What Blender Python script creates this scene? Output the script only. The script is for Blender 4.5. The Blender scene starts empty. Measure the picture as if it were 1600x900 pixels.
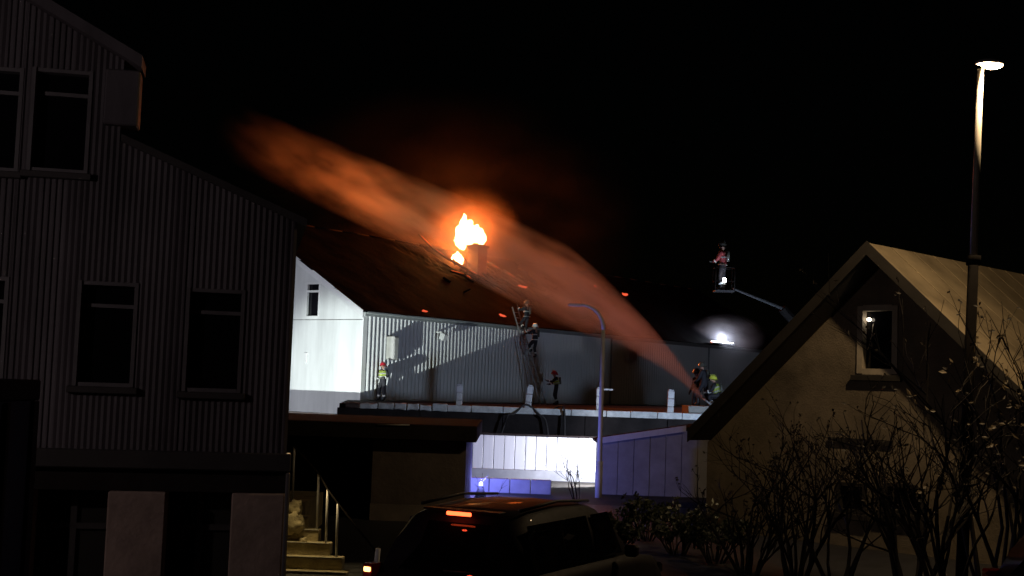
import bpy, bmesh, math, random
from mathutils import Vector, Matrix, noise
R = math.radians
random.seed(7)
S = bpy.context.scene
COL = S.collection

# ------------------------------------------------------------------ camera
FPX = 2000.0
PITCH = math.atan(153.0 / FPX)
ROLL = R(2.0)
CAM = Vector((0, 0, 3.0))
Fd = Vector((0, math.cos(PITCH), math.sin(PITCH)))
R0 = Vector((1, 0, 0))
U0 = Vector((0, -math.sin(PITCH), math.cos(PITCH)))
Rc = R0 * math.cos(ROLL) + U0 * math.sin(ROLL)
Uc = U0 * math.cos(ROLL) - R0 * math.sin(ROLL)
cam = bpy.data.cameras.new('camera')
cam_o = bpy.data.objects.new('camera', cam)
COL.objects.link(cam_o)
mw = Matrix((Rc, Uc, -Fd)).transposed().to_4x4()
mw.translation = CAM
cam_o.matrix_world = mw
cam.sensor_width = 36.0
cam.lens = 36.0 * FPX / 1600.0
cam.clip_end = 2000
cam.clip_start = 0.1
S.camera = cam_o

# ------------------------------------------------------------------ world, moonless night
SUN_EL, SUN_ROT = R(4), R(200)
w = bpy.data.worlds.new('World'); S.world = w; w.use_nodes = True
nt = w.node_tree
bg = nt.nodes['Background']
sky = nt.nodes.new('ShaderNodeTexSky'); sky.sky_type = 'NISHITA'; sky.sun_disc = False
sky.sun_elevation = SUN_EL; sky.sun_rotation = SUN_ROT
nt.links.new(sky.outputs[0], bg.inputs[0]); bg.inputs[1].default_value = 0.00012
sun = bpy.data.lights.new('moon_sun', 'SUN'); sun.energy = 0.004; sun.angle = R(3); sun.color = (0.75, 0.8, 1)
sun_o = bpy.data.objects.new('moon_sun', sun); COL.objects.link(sun_o)
sun_o.rotation_euler = (R(50), 0, R(-25))
S.view_settings.view_transform = 'Standard'
S.view_settings.look = 'None'
S.view_settings.exposure = 0
S.view_settings.gamma = 1
S.view_settings.use_curve_mapping = False
cy = S.cycles
cy.use_denoising = True
cy.max_bounces = 5; cy.diffuse_bounces = 2; cy.glossy_bounces = 3; cy.transmission_bounces = 4
cy.transparent_max_bounces = 12; cy.volume_bounces = 1
cy.volume_step_rate = 2.0; cy.volume_max_steps = 128
cy.sample_clamp_indirect = 4.0; cy.caustics_reflective = False; cy.caustics_refractive = False
cy.use_light_tree = True

# light strengths (watts)
W_FIRE = 15500; W_FRONT = 1800; W_FLOOD = 6500; W_FILL = 2700; W_WORK = 900; W_EDGE = 1900; W_LAMP = 650; W_LAMP2 = 230; W_BLUE = 270; W_EAVE = 420; W_STAIR = 120
C_SODIUM = (1.0, 0.70, 0.38)

# ------------------------------------------------------------------ picture helpers: pixel -> direction; depth comes from what a thing stands on
def ray(px, py):
    return (Fd + Rc * ((px - 800) / FPX) + Uc * ((450 - py) / FPX)).normalized()
def at_y(px, py, Y):
    d = ray(px, py); return CAM + d * (Y / d.y)
def at_z(px, py, z):
    d = ray(px, py); return CAM + d * ((z - 3.0) / d.z)
def on_plane(px, py, p0, n):
    d = ray(px, py); return CAM + d * ((p0 - CAM).dot(n) / d.dot(n))

# ------------------------------------------------------------------ materials
M = {}
def mat(name, col, rough=0.7, metal=0.0, var=0.25, scale=3.0, bump=0.0, bscale=None, emit=None, estr=0.0, spec=0.5, coat=0.0, stretch=(1, 1, 1), trans=0.0, dirt=None):
    m = bpy.data.materials.new(name); m.use_nodes = True
    n = m.node_tree; b = n.nodes['Principled BSDF']; L = n.links
    b.inputs['Roughness'].default_value = rough; b.inputs['Metallic'].default_value = metal
    b.inputs['Specular IOR Level'].default_value = spec
    b.inputs['Coat Weight'].default_value = coat; b.inputs['Coat Roughness'].default_value = 0.05
    b.inputs['Transmission Weight'].default_value = trans
    tc = n.nodes.new('ShaderNodeTexCoord'); mp = n.nodes.new('ShaderNodeMapping'); mp.inputs['Scale'].default_value = stretch
    L.new(tc.outputs['Object'], mp.inputs[0])
    if var > 0:
        t = n.nodes.new('ShaderNodeTexNoise'); t.inputs['Scale'].default_value = scale; t.inputs['Detail'].default_value = 6; t.inputs['Roughness'].default_value = 0.65
        L.new(mp.outputs[0], t.inputs[0])
        r = n.nodes.new('ShaderNodeValToRGB')
        r.color_ramp.elements[0].position = 0.3; r.color_ramp.elements[1].position = 0.72
        d = dirt or tuple(c * (1 - var) for c in col)
        r.color_ramp.elements[0].color = (*d, 1); r.color_ramp.elements[1].color = (*(min(1, c * (1 + var * 0.4)) for c in col), 1)
        L.new(t.outputs[0], r.inputs[0]); L.new(r.outputs[0], b.inputs['Base Color'])
        mr = n.nodes.new('ShaderNodeMapRange'); mr.inputs[3].default_value = max(0.02, rough - 0.12); mr.inputs[4].default_value = min(1, rough + 0.12)
        L.new(t.outputs[0], mr.inputs[0]); L.new(mr.outputs[0], b.inputs['Roughness'])
    else:
        b.inputs['Base Color'].default_value = (*col, 1)
    if bump > 0:
        t2 = n.nodes.new('ShaderNodeTexNoise'); t2.inputs['Scale'].default_value = bscale or scale * 6; t2.inputs['Detail'].default_value = 5
        L.new(mp.outputs[0], t2.inputs[0])
        bm_ = n.nodes.new('ShaderNodeBump'); bm_.inputs['Strength'].default_value = bump; bm_.inputs['Distance'].default_value = 0.03
        L.new(t2.outputs[0], bm_.inputs['Height']); L.new(bm_.outputs[0], b.inputs['Normal'])
    if emit:
        b.inputs['Emission Color'].default_value = (*emit, 1); b.inputs['Emission Strength'].default_value = estr
    M[name] = m
    return m
mat('asphalt', (0.045, 0.045, 0.05), 0.55, var=0.4, scale=2, bump=0.5, bscale=90)
mat('soil', (0.05, 0.042, 0.032), 0.9, var=0.5, scale=1.5, bump=0.6, bscale=20)
mat('yard', (0.045, 0.045, 0.045), 0.9, spec=0.05, var=0.4, scale=1.2, bump=0.3)
mat('white_clad', (0.74, 0.76, 0.74), 0.55, var=0.24, scale=1.1, stretch=(1, 1, 0.14), bump=0.15, bscale=3)
mat('white_batten', (0.76, 0.77, 0.76), 0.55, var=0.2, scale=1.2, stretch=(1, 1, 0.3))
mat('white_trim', (0.78, 0.79, 0.77), 0.5, var=0.10, scale=2)
mat('grey_fascia', (0.34, 0.36, 0.35), 0.6, var=0.15, scale=2)
mat('burnt_roof', (0.0055, 0.0055, 0.007), 0.95, spec=0.02, var=0.55, scale=0.5, bump=0.9, bscale=1.6)
mat('charred', (0.010, 0.009, 0.008), 0.95, spec=0.02, var=0.4, scale=4, bump=0.7)
mat('ember', (0.05, 0.02, 0.01), 0.9, var=0.0, emit=(1.0, 0.12, 0.05), estr=0.9)
mat('smoulder', (0.05, 0.02, 0.01), 0.9, var=0.0, emit=(1.0, 0.14, 0.03), estr=0.7)
mat('flame', (0.05, 0.02, 0.01), 0.9, var=0.0, emit=(1.0, 0.58, 0.20), estr=26)
mat('brick_dark', (0.13, 0.085, 0.07), 0.9, var=0.4, scale=6, bump=0.5)
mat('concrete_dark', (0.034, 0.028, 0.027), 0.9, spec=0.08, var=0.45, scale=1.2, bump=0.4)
mat('concrete_pale', (0.42, 0.41, 0.37), 0.85, var=0.35, scale=2.0, bump=0.5)
mat('kerb_white', (0.78, 0.78, 0.76), 0.7, var=0.35, scale=3.5, bump=0.5, bscale=12)
mat('post_white', (0.72, 0.72, 0.72), 0.6, var=0.25, scale=5)
mat('panel_white', (0.74, 0.75, 0.78), 0.45, var=0.12, scale=1.5, stretch=(4, 1, 0.3))
mat('panel_grey', (0.38, 0.39, 0.42), 0.5, var=0.3, scale=1.5)
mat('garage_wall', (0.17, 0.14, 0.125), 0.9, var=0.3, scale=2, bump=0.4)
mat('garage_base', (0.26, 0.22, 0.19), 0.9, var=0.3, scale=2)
mat('corr_steel', (0.135, 0.122, 0.135), 0.6, spec=0.2, metal=0.0, var=0.6, scale=0.9, stretch=(1, 1, 0.3), bump=0.25, bscale=2.5)
mat('render_brown', (0.44, 0.33, 0.28), 0.9, var=0.3, scale=2.5, bump=0.5)
mat('trim_dark', (0.05, 0.045, 0.045), 0.7, var=0.3)
mat('frame_grey', (0.15, 0.14, 0.15), 0.5, var=0.2)
mat('frame_cream', (0.55, 0.48, 0.38), 0.5, var=0.2)
mat('dark_glass', (0.006, 0.006, 0.008), 0.06, var=0.0, spec=0.5)
mat('interior', (0.02, 0.018, 0.016), 0.9, var=0.3)
mat('house_wall', (0.27, 0.22, 0.155), 0.9, var=0.55, scale=0.9, bump=0.5, bscale=30)
mat('house_roof', (0.37, 0.295, 0.19), 0.75, var=0.5, scale=0.7, bump=0.4)
mat('house_dark', (0.035, 0.03, 0.026), 0.8, var=0.3)
mat('pole_grey', (0.78, 0.78, 0.78), 0.5, var=0.12, scale=5)
mat('galv', (0.55, 0.55, 0.55), 0.45, metal=0.25, var=0.15, scale=6)
mat('pole_lit', (0.38, 0.35, 0.30), 0.5, metal=0.0, var=0.2, scale=5)  # paler tone for the lamp-lit upper part of the pole
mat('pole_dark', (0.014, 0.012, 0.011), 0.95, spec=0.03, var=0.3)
mat('lamp_lit', (1, 0.9, 0.7), 0.4, var=0, emit=(1.0, 0.72, 0.36), estr=28)
mat('lamp_white', (1, 1, 1), 0.4, var=0, emit=(0.92, 0.96, 1.0), estr=14)
mat('lamp_blue', (0.1, 0.1, 0.8), 0.3, var=0, emit=(0.12, 0.14, 1.0), estr=10)
mat('glint', (1, 0.95, 0.9), 0.3, var=0, emit=(1.0, 0.86, 0.68), estr=6)  # glow painting a lamp reflection in the attic pane
mat('brake_red', (0.6, 0.03, 0.02), 0.3, var=0, emit=(1.0, 0.09, 0.025), estr=5)
mat('tail_red', (0.16, 0.008, 0.006), 0.12, var=0, spec=0.6, coat=0.6)
mat('tail_amber', (0.7, 0.35, 0.08), 0.2, var=0, emit=(1.0, 0.55, 0.18), estr=4)
mat('car_paint', (0.010, 0.007, 0.011), 0.6, var=0.2, scale=8, spec=0.10, coat=0.02)
mat('car_paint_red', (0.02, 0.006, 0.008), 0.4, var=0.2, scale=8, coat=0.3)
mat('car_plastic', (0.012, 0.012, 0.012), 0.65, var=0.2)
mat('car_glass', (0.004, 0.004, 0.006), 0.05, var=0.0, spec=0.6)
mat('rubber', (0.012, 0.012, 0.012), 0.85, var=0.2)
mat('alloy', (0.3, 0.3, 0.31), 0.35, metal=0.8, var=0.15)
mat('plate', (0.6, 0.6, 0.58), 0.5, var=0.1)
mat('navy', (0.004, 0.006, 0.045), 0.8, spec=0.05, var=0.3, scale=2)
mat('navy_trim', (0.003, 0.003, 0.014), 0.9, spec=0.03, var=0.2)
mat('boom_grey', (0.06, 0.06, 0.06), 0.8, var=0.2, spec=0.1)
mat('bark', (0.030, 0.022, 0.016), 0.85, var=0.4, scale=10, bump=0.4)
mat('leaf_lit', (0.22, 0.16, 0.08), 0.6, var=0.4, scale=6)  # leaves coloured as if lit by the lamp
mat('leaf_dry', (0.045, 0.033, 0.018), 0.7, var=0.4, scale=6)
mat('leaf_green', (0.022, 0.030, 0.014), 0.55, var=0.4, scale=6)
mat('leaf_highlight', (0.50, 0.52, 0.42), 0.6, var=0.3, scale=8)  # white highlights on leaves put into their colour
mat('uniform', (0.022, 0.022, 0.028), 0.8, var=0.35, scale=12, bump=0.4)
mat('skin', (0.46, 0.27, 0.19), 0.55, var=0.1)
mat('boot', (0.014, 0.013, 0.012), 0.6, var=0.2)
mat('glove', (0.10, 0.09, 0.075), 0.8, var=0.2)
mat('hivis', (0.62, 0.78, 0.14), 0.6, var=0.15, scale=10)
mat('reflective', (0.80, 0.82, 0.78), 0.35, var=0.1, scale=10)
mat('helmet_red', (0.62, 0.03, 0.05), 0.3, var=0.1, coat=0.5)
mat('helmet_white', (0.82, 0.82, 0.80), 0.3, var=0.1, coat=0.5)
mat('helmet_yellow', (0.78, 0.85, 0.10), 0.35, var=0.1, coat=0.3)
mat('helmet_dark', (0.10, 0.10, 0.08), 0.35, var=0.1, coat=0.3)
mat('jacket_red', (0.36, 0.06, 0.06), 0.7, var=0.2, scale=8)
mat('ladder_metal', (0.36, 0.35, 0.34), 0.5, metal=0.4, var=0.2)
mat('hose', (0.06, 0.05, 0.045), 0.8, var=0.3)
mat('stone_warm', (0.42, 0.36, 0.22), 0.9, var=0.45, scale=4, bump=0.6)
mat('boxgrey', (0.52, 0.51, 0.47), 0.6, var=0.2)
mat('water_hit', (0.5, 0.5, 0.52), 0.3, var=0.1)

# ------------------------------------------------------------------ object helpers
def tag(o, label=None, cat=None, group=None, kind=None):
    if label: o['label'] = label
    if cat: o['category'] = cat
    if group: o['group'] = group
    if kind: o['kind'] = kind
    return o
def empty(name, loc, rz=0.0, label=None, cat=None, group=None):
    o = bpy.data.objects.new(name, None); COL.objects.link(o)
    o.location = loc; o.rotation_euler = (0, 0, rz); o.empty_display_size = 0.2
    return tag(o, label, cat, group)
def link(name, me, m=None, parent=None, loc=None):
    o = bpy.data.objects.new(name, me); COL.objects.link(o)
    if m is not None and not me.materials: me.materials.append(M[m])
    if parent: o.parent = parent
    if loc is not None: o.location = loc
    return o
def build(name, bm, m, parent=None, loc=None, smooth=False):
    bmesh.ops.recalc_face_normals(bm, faces=bm.faces[:])
    me = bpy.data.meshes.new(name); bm.to_mesh(me); bm.free()
    if smooth:
        for p in me.polygons: p.use_smooth = True
    return link(name, me, m, parent, loc)
def box(bm, x0, x1, y0, y1, z0, z1, mtx=None, bev=0.0):
    vs = [bm.verts.new((x, y, z)) for x in (x0, x1) for y in (y0, y1) for z in (z0, z1)]
    fs = [(0, 1, 3, 2), (4, 6, 7, 5), (0, 4, 5, 1), (2, 3, 7, 6), (0, 2, 6, 4), (1, 5, 7, 3)]
    faces = [bm.faces.new([vs[i] for i in f]) for f in fs]
    if bev > 0:
        es = set(e for f in faces for e in f.edges)
        r = bmesh.ops.bevel(bm, geom=list(es), offset=bev, segments=1, affect='EDGES', profile=0.5)
        vs = list(set(v for f in r['faces'] for v in f.verts) | set(v for v in vs if v.is_valid))
    if mtx is not None: bmesh.ops.transform(bm, matrix=mtx, verts=[v for v in vs if v.is_valid])
    return vs
def boxo(name, m, parent, x0, x1, y0, y1, z0, z1, bev=0.0, mtx=None):
    bm = bmesh.new(); box(bm, x0, x1, y0, y1, z0, z1, None, bev)
    if mtx is not None: bmesh.ops.transform(bm, matrix=mtx, verts=bm.verts[:])
    return build(name, bm, m, parent)
def tube(bm, pts, rad, n=6, cap=True):
    pts = [Vector(p) for p in pts]
    if not hasattr(rad, '__len__'): rad = [rad] * len(pts)
    rings = []
    for i, p in enumerate(pts):
        a = pts[max(0, i - 1)]; b = pts[min(len(pts) - 1, i + 1)]
        t = (b - a).normalized()
        u = t.cross(Vector((0, 0, 1)) if abs(t.z) < 0.95 else Vector((1, 0, 0))).normalized()
        v = t.cross(u)
        rings.append([bm.verts.new(p + (u * math.cos(k * 2 * math.pi / n) + v * math.sin(k * 2 * math.pi / n)) * rad[i]) for k in range(n)])
    for a, b in zip(rings, rings[1:]):
        for k in range(n): bm.faces.new((a[k], a[(k + 1) % n], b[(k + 1) % n], b[k]))
    if cap and n > 2:
        bm.faces.new(rings[0][::-1]); bm.faces.new(rings[-1])
def tubeo(name, m, parent, pts, rad, n=8, smooth=True):
    bm = bmesh.new(); tube(bm, pts, rad, n); return build(name, bm, m, parent, smooth=smooth)
def light(name, kind, loc, energy, color, parent=None, size=0.1, target=None, cone=None, blend=0.4):
    l = bpy.data.lights.new(name, kind); l.energy = energy; l.color = color
    if kind in ('POINT', 'SPOT'): l.shadow_soft_size = size
    if cone: l.spot_size = R(cone); l.spot_blend = blend
    o = bpy.data.objects.new(name, l); COL.objects.link(o); o.location = loc
    if target is not None: o.rotation_euler = (Vector(target) - Vector(loc)).to_track_quat('-Z', 'Y').to_euler()
    if parent:
        o.parent = parent; o.matrix_parent_inverse = Matrix.Translation(-parent.location) if parent.rotation_euler.z == 0 else parent.matrix_basis.inverted()
    return o
def rounded_blob(bm, c, r, sub=2, amp=0.2, seed=0, squash=(1, 1, 1)):
    g = bmesh.ops.create_icosphere(bm, subdivisions=sub, radius=1.0)
    for v in g['verts']:
        d = v.co.normalized()
        k = 1 + amp * noise.noise(d * 1.7 + Vector((seed, seed * 1.3, 0)))
        v.co = Vector((d.x * squash[0], d.y * squash[1], d.z * squash[2])) * r * k + Vector(c)

# ================================================================== THE SETTING
def sheet(name, m, x0, x1, y0, y1, z, nx=1, ny=1):
    bm = bmesh.new()
    g = [[bm.verts.new((x0 + (x1 - x0) * i / nx, y0 + (y1 - y0) * j / ny, z)) for j in range(ny + 1)] for i in range(nx + 1)]
    for i in range(nx):
        for j in range(ny): bm.faces.new((g[i][j], g[i + 1][j], g[i + 1][j + 1], g[i][j + 1]))
    return tag(build(name, bm, m), kind='structure')
tag(sheet('ground', 'soil', -700, 700, -300, 1200, 0.0), 'dark bare ground under the whole street and yards')
tag(sheet('road', 'asphalt', -60, 60, 3, 33.5, 0.004), 'dark asphalt street in front of the houses')

# ------------------------------------------------------------------ burning building frame
ANG = R(37.2)
Wd = Vector((math.sin(ANG), math.cos(ANG), 0))       # along the long wall
Gd = Vector((-math.cos(ANG), math.sin(ANG), 0))      # along the gable, away from the corner
Nn = -Gd                                             # outward normal of the long wall
CN = Vector((-6.8, 59.0, 0))
TZ = 2.1                                             # yard level
def hall(L, t, z): return CN + Wd * L + Gd * t + Vector((0, 0, z))
HM = Matrix(((Wd.x, Gd.x, 0, CN.x), (Wd.y, Gd.y, 0, CN.y), (0, 0, 1, 0), (0, 0, 0, 1)))  # local (L, t, z)
EAVE = 6.4; PITCHR = math.tan(R(30)); HALF = 8.0; RIDGE = EAVE + HALF * PITCHR; LEN = 46.0

# raised yard in front of the hall
bm = bmesh.new()
yp = [(-6.55, 50.0), (9.6, 50.0), (30, 56), (40, 100), (-4, 100), (-7.4, 59.5)]
top = [bm.verts.new((x, y, TZ)) for x, y in yp]; bot = [bm.verts.new((x, y, -0.2)) for x, y in yp]
bm.faces.new(top)
for i in range(len(yp)):
    j = (i + 1) % len(yp); bm.faces.new((top[i], bot[i], bot[j], top[j]))
tag(build('yard', bm, 'yard'), 'raised concrete yard in front of the burning hall', kind='structure')

# retaining wall with kerb stones
rw = empty('retaining_wall', (0, 50.0, 0), 0, 'dark concrete retaining wall with pale kerb stones carrying the raised yard', 'wall')
xs = [-6.62, -3.4, -0.2, 3.0, 6.2, 9.4]
for a, b in zip(xs, xs[1:]):
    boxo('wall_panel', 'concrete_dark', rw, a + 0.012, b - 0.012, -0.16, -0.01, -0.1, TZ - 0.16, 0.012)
x = -6.3; k = 0
while x < 8.4:
    L = random.uniform(0.85, 1.45); rough = x < -2.6
    if rough: L *= 0.55
    e = min(x + L, 8.62)
    bm = bmesh.new()
    h = random.uniform(0.19, 0.29) if rough else random.uniform(0.235, 0.25)
    box(bm, x + 0.012, e - 0.012, -0.34, 0.02, TZ - 0.16, TZ - 0.16 + h, None, 0.03 if rough else 0.015)
    if rough:
        bmesh.ops.subdivide_edges(bm, edges=bm.edges[:], cuts=2, use_grid_fill=True)
        for v in bm.verts: v.co += noise.noise_vector(v.co * 4) * 0.045
    build('kerb_stone', bm, 'kerb_white' if x > -6.1 else 'brick_dark', rw); x = e
# low wall running past the gable (its top hides the gable's foot and throws the slanting shadow)
h1 = 0.95 * Wd + 0.3 * Gd
q = CN - 4.5 * h1
lw = empty('low_boundary_wall', (q.x, q.y, 0), math.atan2(Gd.y, Gd.x), 'dark low concrete wall standing in front of the white gable', 'wall')
for i in range(7):
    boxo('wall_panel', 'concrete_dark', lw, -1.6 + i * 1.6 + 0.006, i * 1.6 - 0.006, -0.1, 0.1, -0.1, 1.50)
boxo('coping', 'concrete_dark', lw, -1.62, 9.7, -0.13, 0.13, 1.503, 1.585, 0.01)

# posts on the yard edge
for i, (px, h, lean) in enumerate(((717, 0.86, 0), (824, 0.92, 0.10), (936, 0.92, 0), (1047, 0.93, 0.02))):
    p = at_y(px, 636, 50.25)
    t = empty('yard_post', (p.x, 50.2, TZ), 0, ['short straight white post standing alone on the yard edge', 'leaning white post on the yard edge by the foot of the ladder', 'white post on the yard edge behind the swan-neck street lamp', 'white post on the yard edge beside the water jet'][i], 'post', 'white posts along the yard edge')
    t.rotation_euler = (0, lean, 0)
    for j in range(3):
        boxo('post_block', 'post_white', t, -0.125, 0.125, -0.1, 0.1, j * h / 3 + 0.006, (j + 1) * h / 3 - 0.006, 0.02)
    bm = bmesh.new(); box(bm, -0.10, 0.10, -0.08, 0.08, h, h + 0.05, None, 0.02); build('cap', bm, 'post_white', t)
    if i == 2:
        boxo('cross_bar', 'post_white', t, 0.13, 0.52, -0.03, 0.03, h - 0.06, h, 0.005)

# ------------------------------------------------------------------ THE HALL
hall_o = empty('burning_hall', (0, 0, 0), 0, 'long white gabled hall with dark burning roof above the raised yard', 'building')
def hbox(name, m, L0, L1, t0, t1, z0, z1, bev=0.0, parent=None):
    return boxo(name, m, parent or hall_o, L0, L1, t0, t1, z0, z1, bev, HM)
def wallpoly(name, m, pts, thick, parent, mtx=None):   # pts in (t,z) on the gable plane, extruded along L
    bm = bmesh.new()
    a = [bm.verts.new((0, t, z)) for t, z in pts]; b = [bm.verts.new((thick, t, z)) for t, z in pts]
    bm.faces.new(a); bm.faces.new(b[::-1])
    for i in range(len(pts)):
        j = (i + 1) % len(pts); bm.faces.new((a[i], b[i], b[j], a[j]))
    if mtx is not None: bmesh.ops.transform(bm, matrix=mtx, verts=bm.verts[:])
    return build(name, bm, m, parent)
HW = HALF
ZJ = 5.82
wallpoly('gable_wall', 'white_clad', [(0.0, 0.0), (2 * HW, 0.0), (2 * HW, ZJ - 0.015), (0.0, ZJ - 0.015)], 0.25, hall_o, HM)
# upper gable with window opening (t 3.02..3.92)
wt0, wt1, wz0, wz1 = 2.96, 3.78, 5.98, 7.55
def roofz(t): return EAVE + (t if t < HW else 2 * HW - t) * PITCHR - 0.10
for name, pts in (('gable_panel', [(0, ZJ + 0.015), (wt0, ZJ + 0.015), (wt0, roofz(wt0)), (0, roofz(0))]),
                  ('gable_panel', [(wt0, ZJ + 0.015), (wt1, ZJ + 0.015), (wt1, wz0), (wt0, wz0)]),
                  ('gable_panel', [(wt0, wz1), (wt1, wz1), (wt1, roofz(wt1)), (wt0, roofz(wt0))]),
                  ('gable_panel', [(wt1, ZJ + 0.015), (2 * HW, ZJ + 0.015), (2 * HW, roofz(2 * HW)), (HW, roofz(HW)), (wt1, roofz(wt1))])):
    wallpoly(name, 'white_clad', pts, 0.25, hall_o, HM)
wn = hbox('window', 'dark_glass', 0.14, 0.16, wt0, wt1, wz0, wz1)
for a in ((-0.02, 0.1, wt0 - 0.07, wt0 + 0.03, wz0 - 0.06, wz1 + 0.07), (-0.02, 0.1, wt1 - 0.03, wt1 + 0.07, wz0 - 0.06, wz1 + 0.07),
          (-0.025, 0.1, wt0 + 0.03, wt1 - 0.03, wz0 - 0.06, wz0 + 0.02), (-0.025, 0.1, wt0 + 0.03, wt1 - 0.03, wz1 - 0.03, wz1 + 0.07), (-0.01, 0.12, wt0 + 0.03, wt1 - 0.03, wz1 - 0.42, wz1 - 0.32)):
    hbox('window_frame', 'white_trim', *a, parent=wn)
hbox('wall_fitting', 'white_trim', -0.08, 0.0, 3.55, 3.72, 3.75, 4.25, 0.02)
# corner trims and verge boards
hbox('corner_trim', 'white_trim', -0.05, 0.22, -0.06, 0.0, TZ, EAVE - 0.12)
for sgn in (0, 1):
    bm = bmesh.new()
    t0, t1 = (-0.35, HW) if sgn == 0 else (2 * HW + 0.35, HW)
    def rz(t): return EAVE + (t if sgn == 0 else 2 * HW - t) * PITCHR
    vs = []
    for L in (-0.42, -0.36):
        for t, dz in ((t0, -0.32), (t0, 0.02), (t1, 0.02), (t1, -0.32)): vs.append(bm.verts.new((L, t, rz(t) + dz)))
    for f in ((0, 1, 2, 3), (7, 6, 5, 4), (0, 4, 5, 1), (1, 5, 6, 2), (2, 6, 7, 3), (3, 7, 4, 0)): bm.faces.new([vs[i] for i in f])
    bmesh.ops.transform(bm, matrix=HM, verts=bm.verts[:]); build('verge_board', bm, 'white_trim', hall_o)
# long wall + battens + fascia
hbox('long_wall', 'white_clad', 0.25, LEN, 0.004, 0.25, 0.0, EAVE - 0.1)
bat = None; pitch = 0.27; nb = 0
L = 0.30
bmb = bmesh.new()
pr_ = [(0, 0), (.012, -.02), (.085, -.085), (.10, -.09), (.135, -.09), (.15, -.085), (.165, 0)]
lo_ = [bmb.verts.new((a, b, TZ + .05)) for a, b in pr_]; hi_ = [bmb.verts.new((a, b, EAVE - .36)) for a, b in pr_]
bmb.faces.new(lo_); bmb.faces.new(hi_[::-1])
for i in range(len(pr_)):
    j = (i + 1) % len(pr_); bmb.faces.new((lo_[j], lo_[i], hi_[i], hi_[j]))
bmesh.ops.recalc_face_normals(bmb, faces=bmb.faces[:])
bme = bpy.data.meshes.new('batten'); bmb.to_mesh(bme); bmb.free(); bme.materials.append(M['white_batten'])
while L < LEN - 0.2:
    o = bpy.data.objects.new('batten', bme); COL.objects.link(o); o.parent = hall_o
    p = hall(L, 0.0, 0); o.location = p; o.rotation_euler = (0, 0, math.atan2(Wd.y, Wd.x)); L += pitch
hbox('fascia', 'grey_fascia', 0.0, LEN, -0.13, -0.004, EAVE - 0.42, EAVE - 0.10, 0.01)
hbox('gutter', 'grey_fascia', -0.1, LEN, -0.36, -0.20, EAVE - 0.32, EAVE - 0.20, 0.03)
hbox('back_wall', 'white_clad', 0.25, LEN, 2 * HW - 0.25, 2 * HW, 0.0, EAVE - 0.1)
hbox('end_wall', 'white_clad', LEN, LEN + 0.25, 0, 2 * HW, 0.0, EAVE)
# roof: front slope as a burnt, torn sheet with a hole round the flames
FL, FT = 17.4, 6.9                                       # flame foot in hall coordinates
def hole(L, t):
    d = Vector(((L - FL) / 4.2, (t - FT) / 2.6, 0))
    return d.length + 0.55 * noise.noise(Vector((L * 0.55, t * 0.9, 3.1)))
bm = bmesh.new()
nl, ntt = 150, 30
gv = {}
for i in range(nl + 1):
    for j in range(ntt + 1):
        L = -0.42 + (LEN + 0.42) * i / nl; t = -0.38 + (HW + 0.38) * j / ntt
        d = hole(L, t); sag = -0.35 * max(0, 1.9 - d) * random.uniform(0.3, 1) if d < 1.9 else 0
        gv[i, j] = (bm.verts.new((L + random.uniform(-.05, .05) * (d < 2), t, EAVE + t * PITCHR + 0.03 + sag * 0.55 + 0.03 * noise.noise(Vector((L * 0.6, t * 0.6, 0))))), d)
for i in range(nl):
    for j in range(ntt):
        if min(gv[i, j][1], gv[i + 1, j + 1][1]) > 0.95: bm.faces.new([gv[a][0] for a in ((i, j), (i + 1, j), (i + 1, j + 1), (i, j + 1))])
loose = [v for v in bm.verts if not v.link_faces]; bmesh.ops.delete(bm, geom=loose, context='VERTS')
bmesh.ops.solidify(bm, geom=bm.faces[:], thickness=0.07)
bmesh.ops.transform(bm, matrix=HM, verts=bm.verts[:])
roof = build('roof', bm, 'burnt_roof', hall_o)
bm = bmesh.new()
vs = [bm.verts.new(c) for c in ((-0.42, HW + .02, RIDGE - 0.05), (LEN, HW + .02, RIDGE - 0.05), (LEN, 2 * HW + .38, EAVE - .2), (-0.42, 2 * HW + .38, EAVE - .2))]
bm.faces.new(vs); bmesh.ops.solidify(bm, geom=bm.faces[:], thickness=0.07)
bmesh.ops.transform(bm, matrix=HM, verts=bm.verts[:]); build('roof_back', bm, 'burnt_roof', hall_o)
hbox('attic_floor', 'charred', 0.3, LEN - .1, 0.3, 2 * HW - .3, EAVE - 0.3, EAVE - 0.2)
for i in range(11):                                      # charred rafters across the hole
    L = FL - 4.6 + i * 0.92
    a = hall(L, 3.3, EAVE + 3.3 * PITCHR - 0.06); b = hall(L + random.uniform(-.15, .15), random.uniform(5.6, 8.0), 0); tt = (b - CN).dot(Gd)
    b.z = EAVE + tt * PITCHR + random.uniform(-.25, 0.0)
    tubeo('rafter', 'charred', roof, [a, b], 0.07, 4, False)
# ridge capping in pieces, broken near the fire
for i in range(22):
    L0 = i * 2.1
    if abs(L0 + 1 - FL) < 3.2: continue
    tubeo('ridge_cap', 'charred', roof, [hall(L0, HW - .06, RIDGE - 0.05), hall(L0 + 2.1, HW - .06, RIDGE - 0.05)], 0.09, 6)
# chimney
pc = on_plane(745, 421, hall(0, 5.9, 0), Gd)
Lc = (pc - CN).dot(Wd)
ch = hbox('chimney', 'brick_dark', Lc - 0.42, Lc + 0.42, 5.5, 6.3, EAVE + 5.5 * PITCHR - 0.3, pc.z + 1.28)
hbox('chimney_cap', 'brick_dark', Lc - 0.5, Lc + 0.5, 5.42, 6.38, pc.z + 1.283, pc.z + 1.42, parent=ch)
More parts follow.
